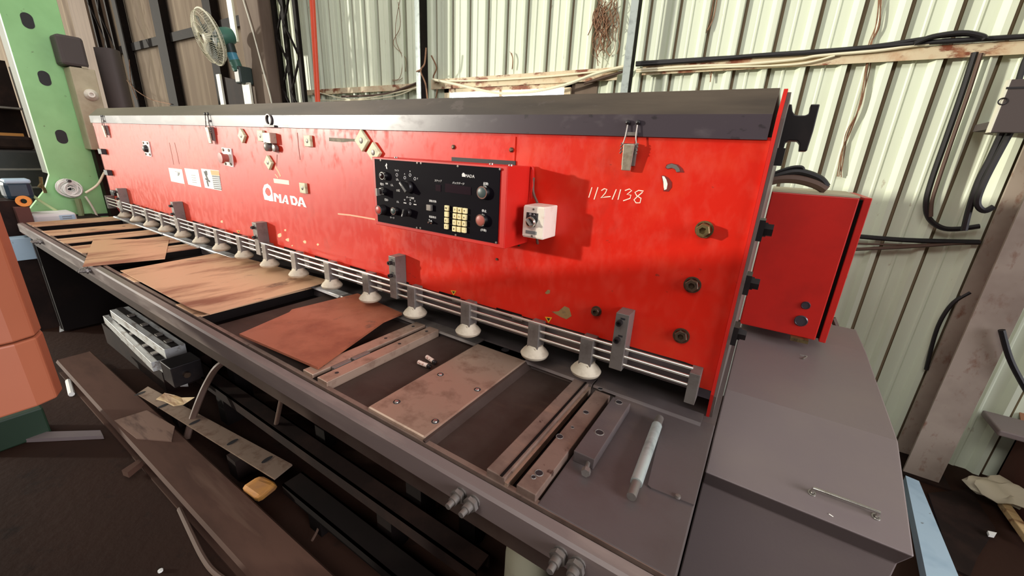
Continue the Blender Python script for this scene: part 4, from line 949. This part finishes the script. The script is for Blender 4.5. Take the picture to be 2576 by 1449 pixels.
# ================================================================== CLUTTER AT THE LEFT END
X5 = -4.75
def at5(x, y, X=X5): return Xp(x, y, X)
# paper bundle and things stand on a low table beyond the bed
ta = at5(30, 555, -4.85); tb_ = at5(262, 548, -4.85)
t = thing('side_table', 'low dark table behind the far end of the bed holding paper and cables', 'table', (-4.85, 0, 0))
tz = min(ta.z, tb_.z) - .002
MB().box(-5.2, -4.62, -.43, tb_.y, tz - .03, tz).build('table_top', dark, t)
for xx in (-5.15, -4.65):
    for yy in (-.40, tb_.y - .05): MB().box(xx - .025, xx + .025, yy - .025, yy + .025, 0, tz - .03).build('leg', dark, t)
pa = at5(82, 555, -4.8); pb = at5(192, 548, -4.8)
t = thing('paper_bundle', 'white wrapped paper bundle behind the far end of the bed', 'paper', ((-4.8), (pa.y + pb.y) / 2, tz))
MB().box(-4.98, -4.76, pa.y, pb.y, tz, tz + .075).build('bundle', papers, t, bevel=.02)
MB().box(-4.762, -4.758, pb.y - .10, pb.y - .012, tz + .02, tz + .06).build('printed_panel', bluew, t)
for k in range(2): MB().box(-4.7578, -4.7570, pb.y - .085, pb.y - .03, tz + .030 + .015 * k, tz + .035 + .015 * k).build('print_line', inkg, t)
c = at5(180, 476, -5.12); t = thing('cable_coil', 'coil of white cable hanging on the green press column', 'cable coil', c)
for k in range(26):
    MB().ring((-5.235 + .004 * k, c.y + R_.uniform(-.014, .014), c.z + R_.uniform(-.010, .010)), (1, R_.uniform(-.45, .45), R_.uniform(-.45, .45)), R_.uniform(.028, .075), .0055, 20, 5).build('coil_turn', white, t, smooth=True)
MB().cyl((-5.25, c.y, c.z + .07), (-5.10, c.y, c.z + .07), .012, 8).build('hook', blackm, t)
for pts, r, lb, m_ in (([(215, 494), (232, 520), (245, 545)], .008, 'thin pale cable hanging from the coil to the table', whiteb), ([(195, 500), (203, 530), (206, 556)], .020, 'thick olive hose hanging below the white coil', mat('olive_hose', (122, 134, 92), .6)),
                       ([(215, 485), (245, 465), (262, 435), (268, 430)], .009, 'pale lead running from the coil up to the red panel', creamlab), ([(70, 482), (100, 505), (145, 532)], .010, 'pale green cord sloping down to the paper bundle', mat('pale_green_cord', (186, 214, 156), .6))):
    P = [at5(x, y, -5.1 if r != .010 else -4.95) for x, y in pts]
    tag(MB().tube(P, r, 8).build('hanging_cable', m_, at=P[0], smooth=True), lb, 'cable')
P = [at5(p[0], p[1], -5.23) for p in ((102, 445), (104, 462), (98, 470), (106, 475), (104, 462), (112, 478), (114, 485))]
tag(MB().tube(P, .012, 6, False).build('tap_fitting', brass, at=P[0]), 'small brass tap fitting hanging on the green column base', 'fitting')
c = at5(52, 470, -4.9); t = thing('jug', 'white and dark blue plastic jug standing left of the green column base', 'jug', (c.x, c.y, c.z - .09))
MB().box(c.x - .08, c.x + .08, c.y - .10, c.y + .05, c.z - .09, c.z + .05).build('jug_body', mat('dark_blue_plastic', (38, 60, 74), .4), t, bevel=.03)
MB().box(c.x - .06, c.x + .085, c.y - .085, c.y + .05, c.z + .03, c.z + .062).build('jug_lid', bluew, t, bevel=.012)
tag(MB().box(c.x - .12, c.x + .10, -.72, -.445, 0, c.z - .091).build('stand_cabinet', dark, at=(c.x, c.y, 0)), 'dark stand below the white and blue jug', 'stand')
c = at5(60, 506, -4.7); t = thing('tape_roll', 'small roll of orange tape beside the jug', 'tape roll', c)
MB().lathe(c, (1, -.25, .1), [(.018, -.02), (.040, -.02), (.040, .02), (.018, .02), (.018, -.02)], 24).build('roll', orange, t, smooth=True)
MB().box(c.x - .03, c.x + .05, c.y - .06, c.y + .012, .75, c.z - .041).build('tape_stand', cardd, t)
c = at5(86, 614, -4.75); t = thing('paper_box', 'light blue paper box on the floor beyond the far end of the bed', 'box', (c.x, c.y, 0))
MB().box(c.x - .02, c.x + .12, c.y - .16, c.y + .025, c.z - .09, c.z + .07).build('box_body', bluew, t); MB().box(c.x - .02, c.x + .11, c.y - .15, c.y + .015, 0, c.z - .09).build('box_stand', dark, t)
# far shop clutter seen left of the green column
c = at5(40, 400, -7.2); t = thing('dark_machine', 'dark machine with drawers seen left of the green column', 'machine', (c.x, c.y, 0))
MB().box(c.x - .4, c.x, c.y - .45, c.y + .28, 0, c.z + .10).build('machine_body', blackm, t, bevel=.03)
MB().box(c.x - .3, c.x - .05, c.y - .30, c.y + .18, c.z + .10, c.z + .24).build('machine_head', dark, t, bevel=.03)
for k in range(3): MB().box(c.x, c.x + .012, c.y - .40, c.y + .24, c.z - .12 - .2 * k, c.z - .10 - .2 * k).build('drawer_line', greys, t)
c = at5(15, 345, -8.0); tag(MB().box(c.x - .1, c.x, c.y - .8, c.y + .15, c.z - .06, c.z + .05).build('wooden_plank', mat('orange_plank', (190, 130, 60), .6), at=c), 'orange brown plank on the rack left of the green column', 'plank')
t = thing('storage_rack', 'pale cluttered rack behind the dark machine at the left edge', 'rack', (c.x - .3, c.y, 0))
for z in (c.z - .075, c.z + .35, c.z - .5): MB().box(c.x - .5, c.x + .02, c.y - 1.0, c.y + .25, z - .02, z).build('shelf', greys, t)
for yy in (c.y - .98, c.y + .22): MB().box(c.x - .02, c.x + .02, yy - .02, yy + .02, 0, c.z + .8).build('upright', greys, t)
MB().box(c.x - .45, c.x - .42, c.y - 1.0, c.y + .25, 0, c.z + .9).build('back_board', dark, t)

# ================================================================== WIRING ALONG THE BACK WALL
GY = WY - .055
def cable(pts, r, lb, m_=rubber, Y=GY, name='cable', grp=None):
    P = [Yp(x, y, Y) for x, y in pts]
    return tag(MB().tube(P, r, 7).build(name, m_, at=P[0], smooth=True), lb, 'cable', grp)
cable([(1600, 163), (1760, 152), (1900, 140), (2080, 128), (2200, 118), (2350, 106), (2576, 92), (2700, 84)], .011, 'thick black cable lying on the rusty girt')
cable([(1600, 158), (1800, 146), (2000, 136), (2120, 126), (2230, 112), (2320, 98), (2400, 88), (2450, 88), (2482, 97)], .009, 'black cable arching above the girt near the right column')
cable([(2300, 110), (2345, 92), (2420, 82), (2470, 90), (2478, 98)], .010, 'second black cable in the arch above the girt', Y=GY - .02)
cable([(1600, 176), (1750, 166), (1850, 163), (2000, 150), (2060, 140), (2200, 128), (2320, 112), (2400, 104)], .007, 'thin cream cable tied along the rusty girt', creamlab)
cable([(1600, 181), (1800, 170), (1950, 165), (2030, 158), (2100, 140)], .005, 'thin yellowish wire along the lower edge of the rusty girt', creamlab)
cable([(2453, 132), (2420, 235), (2380, 350), (2345, 450), (2330, 510), (2338, 550), (2370, 573), (2410, 576), (2464, 569)], .012, 'black cable hanging down the wall and looping to the right column', Y=GY)
cable([(2468, 134), (2436, 235), (2396, 350), (2362, 450), (2345, 505), (2342, 545)], .008, 'brown cable hanging beside the looping black cable', rubberb, Y=GY - .02)
cable([(2540, 335), (2505, 400), (2475, 460), (2460, 500), (2462, 520), (2478, 530), (2500, 520)], .012, 'black cable dropping from the junction box to the column', Y=1.56)
cable([(2520, 335), (2490, 400), (2462, 455), (2440, 520), (2425, 580)], .012, 'second black cable dropping from the junction box', Y=1.58)
cable([(2600, 95), (2590, 130), (2576, 160), (2562, 205)], .010, 'short black cable entering the top of the junction box', Y=1.6)
for y0, y1, r, lb in ((592, 608, .012, 'upper of three dark pipes running behind the rear cabinet to the column'), (612, 612, .005, 'middle thin wire of three running to the column'), (628, 606, .009, 'lower of three dark pipes running behind the rear cabinet')):
    cable([(2130, y0), (2280, (y0 + y1) / 2 + 4), (2466, y1 + 1)], r, lb, rubberb if r < .01 else rubber)
cable([(2095, 800), (2110, 840), (2118, 880)], .012, 'short dark hose under the rear cabinet', rubberb, Y=1.3)
cable([(2440, 735), (2400, 760), (2370, 800), (2350, 850), (2330, 930)], .009, 'dark cable bowing left of the column', rubber, Y=GY)
cable([(2520, 830), (2540, 900), (2570, 960), (2600, 1010)], .012, 'dark cable hanging right of the column foot', rubber, Y=1.52)
cable([(860, 243), (960, 238), (1020, 220), (1056, 205)], .009, 'grey cable rising left of the left galvanised post', rubberb)
cable([(800, 232), (880, 250), (980, 236), (1060, 218)], .006, 'pale sagging wire left of the left galvanised post', creamlab)
cable([(805, 252), (900, 252), (1000, 240), (1060, 212)], .005, 'second pale sagging wire left of the left galvanised post', creamlab)
cable([(1090, 200), (1160, 215), (1230, 231), (1270, 235), (1340, 231), (1420, 214), (1500, 185), (1580, 165)], .010, 'pale cable sagging across the bright window', creamlab, Y=GY - .03)
cable([(1090, 203), (1200, 203), (1380, 192), (1540, 176), (1590, 170)], .006, 'straight pale wire along the girt above the window', creamlab)
cable([(1470, 210), (1520, 195), (1580, 176)], .008, 'short grey cable right of the bright window', rubberb)
for i, pts in enumerate(([(1072, 120), (1068, 160), (1058, 178), (1070, 210), (1075, 250)], [(1085, 140), (1098, 170), (1090, 195), (1100, 215), (1096, 250)], [(1060, 175), (1048, 180)], [(318, 200), (340, 225), (380, 250), (430, 262)], [(325, 150), (330, 210), (345, 250)])):
    cable(pts, .006, ('tangled pale string hanging at the left galvanised post', 'looped pale string beside the left galvanised post', 'loose string end on the left galvanised post', 'sagging wire at the left end of the grey cladding', 'hanging wire at the left end of the grey cladding')[i], vine, Y=(WY - .17, WY - .035, WY - .17, WY - .12, WY - .12)[i])
# dry creeper
mb = MB()
for k in range(46):
    x, y = R_.uniform(1495, 1555), R_.uniform(-15, 40); P = []
    for j in range(R_.randint(4, 8)):
        P.append(Yp(x, y, WY - .030 - R_.uniform(0, .02))); x += R_.uniform(-13, 13); y += R_.uniform(10, 26)
        x = x + (1512 - x) * .12
    mb.tube(P, R_.uniform(.0016, .0035), 4)
t = mb.build('dry_creeper', vine, at=Yp(1520, 60, WY - .03), kind='stuff'); tag(t, 'tangle of dry creeper roots on the wall left of the right galvanised post', 'creeper')
mb = MB()
for base in ([(2215, -10), (2208, 60), (2190, 110), (2185, 160), (2160, 260), (2135, 330), (2120, 380), (2110, 440)], [(1800, -10), (1790, 40), (1783, 80)], [(1003, 0), (1000, 60), (994, 105), (1016, 150), (1012, 190), (985, 200)], [(1280, 130), (1286, 150), (1292, 172)], [(1760, 150), (1758, 190), (1750, 225)], [(1790, 165), (1786, 205)]):
    for k in range(4 if base[0][0] > 2000 else 2):
        P = [Yp(x + R_.uniform(-7, 7), y + R_.uniform(-6, 6), WY - .012 - .014 * R_.random()) for x, y in base]
        mb.tube(P, R_.uniform(.0018, .0035), 4)
t = mb.build('dry_creeper', vine, at=Yp(2185, 160, WY - .03), kind='stuff'); tag(t, 'thin dry creeper stems trailing down the white cladding', 'creeper')

# ================================================================== RIGHT COLUMN, JUNCTION BOX AND FLOOR CLUTTER
c0 = Zp(2285, 1170, 0); c1 = Zp(2390, 1180, 0)
t = thing('steel_column', 'rust spotted steel column standing at the right in front of the cladding', 'column', (c0.x + .07, 1.6, 0))
cy = 1.545; x0, x1 = Yp(2292, 1140, cy).x, Yp(2398, 1140, cy).x
MB().box(x0, x1, cy, cy + .012, 0, 4.6).build('front_flange', colrust, t); MB().box((x0 + x1) / 2 - .006, (x0 + x1) / 2 + .006, cy + .012, WY - .06, 0, 4.6).build('web', colrust, t)
MB().box(x0, x1, WY - .06, WY - .045, 0, 4.6).build('rear_flange', colrust, t)
MB().box(x0 - .04, x1 + .04, cy - .03, WY - .02, 0, .012).build('base_plate', dark, t)
a = Yp(2487, 333, 1.5); b = Yp(2527, 200, 1.5)
t = thing('junction_box', 'grey steel junction box fixed to the wall at the right edge', 'box', (a.x + .06, 1.5, a.z))
MB().box(a.x + .006, a.x + .20, 1.5, 1.535, a.z, b.z).build('box_body', greyb, t, bevel=.003)
MB().box(a.x, a.x + .006, 1.5, 1.535, a.z, b.z).build('box_edge', whiteb, t)
c = Yp(2522, 255, 1.499); MB().ring((c.x, 1.498, c.z), YN, .012, .0025, 16, 5).build('latch_ring', blackm, t)
MB().box(c.x - .005, c.x + .12, 1.497, 1.5, b.z - .035, b.z - .028).build('lid_seam', ink, t)
MB().box(a.x + .02, a.x + .18, 1.535, WY - .03, a.z + .02, a.z + .05).build('fixing_arm', greyb, t)
# pale board on the floor and rubbish
P = [Zp(*p, .05) for p in ((2278, 1196), (2312, 1210), (2420, 1470), (2335, 1470))]
tag(MB().prism(P, (0, 0, -.05)).build('pale_board', bluew, at=P[0]), 'bluish white board lying on the floor right of the grey cover', 'board')  # blue light on the board is put into its base colour
P = [Zp(*p, .012) for p in ((2335, 1240), (2440, 1230), (2505, 1330), (2460, 1400), (2440, 1450), (2400, 1430))]
tag(MB().prism(P, (0, 0, -.012)).build('floor_plate', dark, at=P[0]), 'dark flat plate on the floor right of the pale board', 'plate')
P = [Zp(*p, .02) for p in ((2482, 1340), (2505, 1345), (2500, 1353), (2486, 1350))]
tag(MB().prism(P, (0, 0, .012)).build('white_chip', white, at=P[0]), 'small white chip on the dark floor plate', 'scrap')
ca = Zp(2445, 1225, 0)
t = thing('cardboard_box', 'open brown cardboard box in the rubbish at the bottom right', 'box', (ca.x + .15, ca.y, 0))
bx0 = ca.x + .10; by0 = ca.y - .30
MB().box(bx0, bx0 + .5, by0, by0 + .012, 0, .34).build('box_front', cardb, t); MB().box(bx0, bx0 + .012, by0, by0 + .4, 0, .34).build('box_side', cardd, t)
MB().box(bx0 + .488, bx0 + .5, by0, by0 + .4, 0, .34).build('box_side', cardb, t); MB().box(bx0, bx0 + .5, by0 + .388, by0 + .4, 0, .34).build('box_back', cardb, t); MB().box(bx0, bx0 + .5, by0, by0 + .4, 0, .01).build('box_floor', cardb, t)
MB().hexa([(bx0, by0 + .39, .34), (bx0 + .5, by0 + .39, .34), (bx0 + .5, by0 + .40, .34), (bx0, by0 + .40, .34), (bx0, by0 + .5, .42), (bx0 + .5, by0 + .5, .42), (bx0 + .5, by0 + .51, .42), (bx0, by0 + .51, .42)]).build('box_flap', cardb, t)
a = Zp(2500, 1075, .36); tag(MB().box(a.x, a.x + .3, a.y - .05, a.y + .15, .345, .375).build('grey_tray', coverm, at=(a.x, a.y, .345), bevel=.006), 'grey tray lying across the cardboard box', 'tray')
c = Zp(2505, 1225, .10)
bmx = bmesh.new(); bmesh.ops.create_icosphere(bmx, subdivisions=3, radius=1)
for v_ in bmx.verts:
    q_ = v_.co; f = 1 + .22 * math.sin(5 * q_.x + 3 * q_.y) + .16 * math.sin(7 * q_.y - 4 * q_.z) + R_.uniform(-.06, .06); v_.co = Vector((q_.x * .10 * f, q_.y * .07 * f, q_.z * .045 * f)) + c + Vector((.02, -.02, 0))
mb = MB(); mb.bm.free(); mb.bm = bmx
tag(mb.build('crumpled_cloth', clothm, at=c, smooth=True), 'crumpled cream cloth lying in front of the cardboard box', 'cloth')
a = Zp(2528, 1262, .06); b = Zp(2600, 1360, .06)
bar_between(a, b, .035, .03, 'wooden_stick', woodm, 'pale split wooden stick at the bottom right edge', 'stick')
c = Zp(2510, 1133, .05); tag(MB().ring((c.x, c.y, .25), (-.8, -.6, .2), .018, .006, 20, 6).build('white_ring', whiteb, at=(c.x, c.y, .25), smooth=True), 'small whitish ring leaning on the dark carton', 'ring')
MBx = MB().box(c.x - .1, c.x + .06, c.y + .02, c.y + .25, 0, .36); tag(MBx.build('dark_carton', cardd, at=(c.x, c.y, 0), bevel=.004), 'dark red brown carton between the column foot and the cardboard box', 'carton')

for o in bpy.data.objects:
    if '_w' in o: del o['_w']
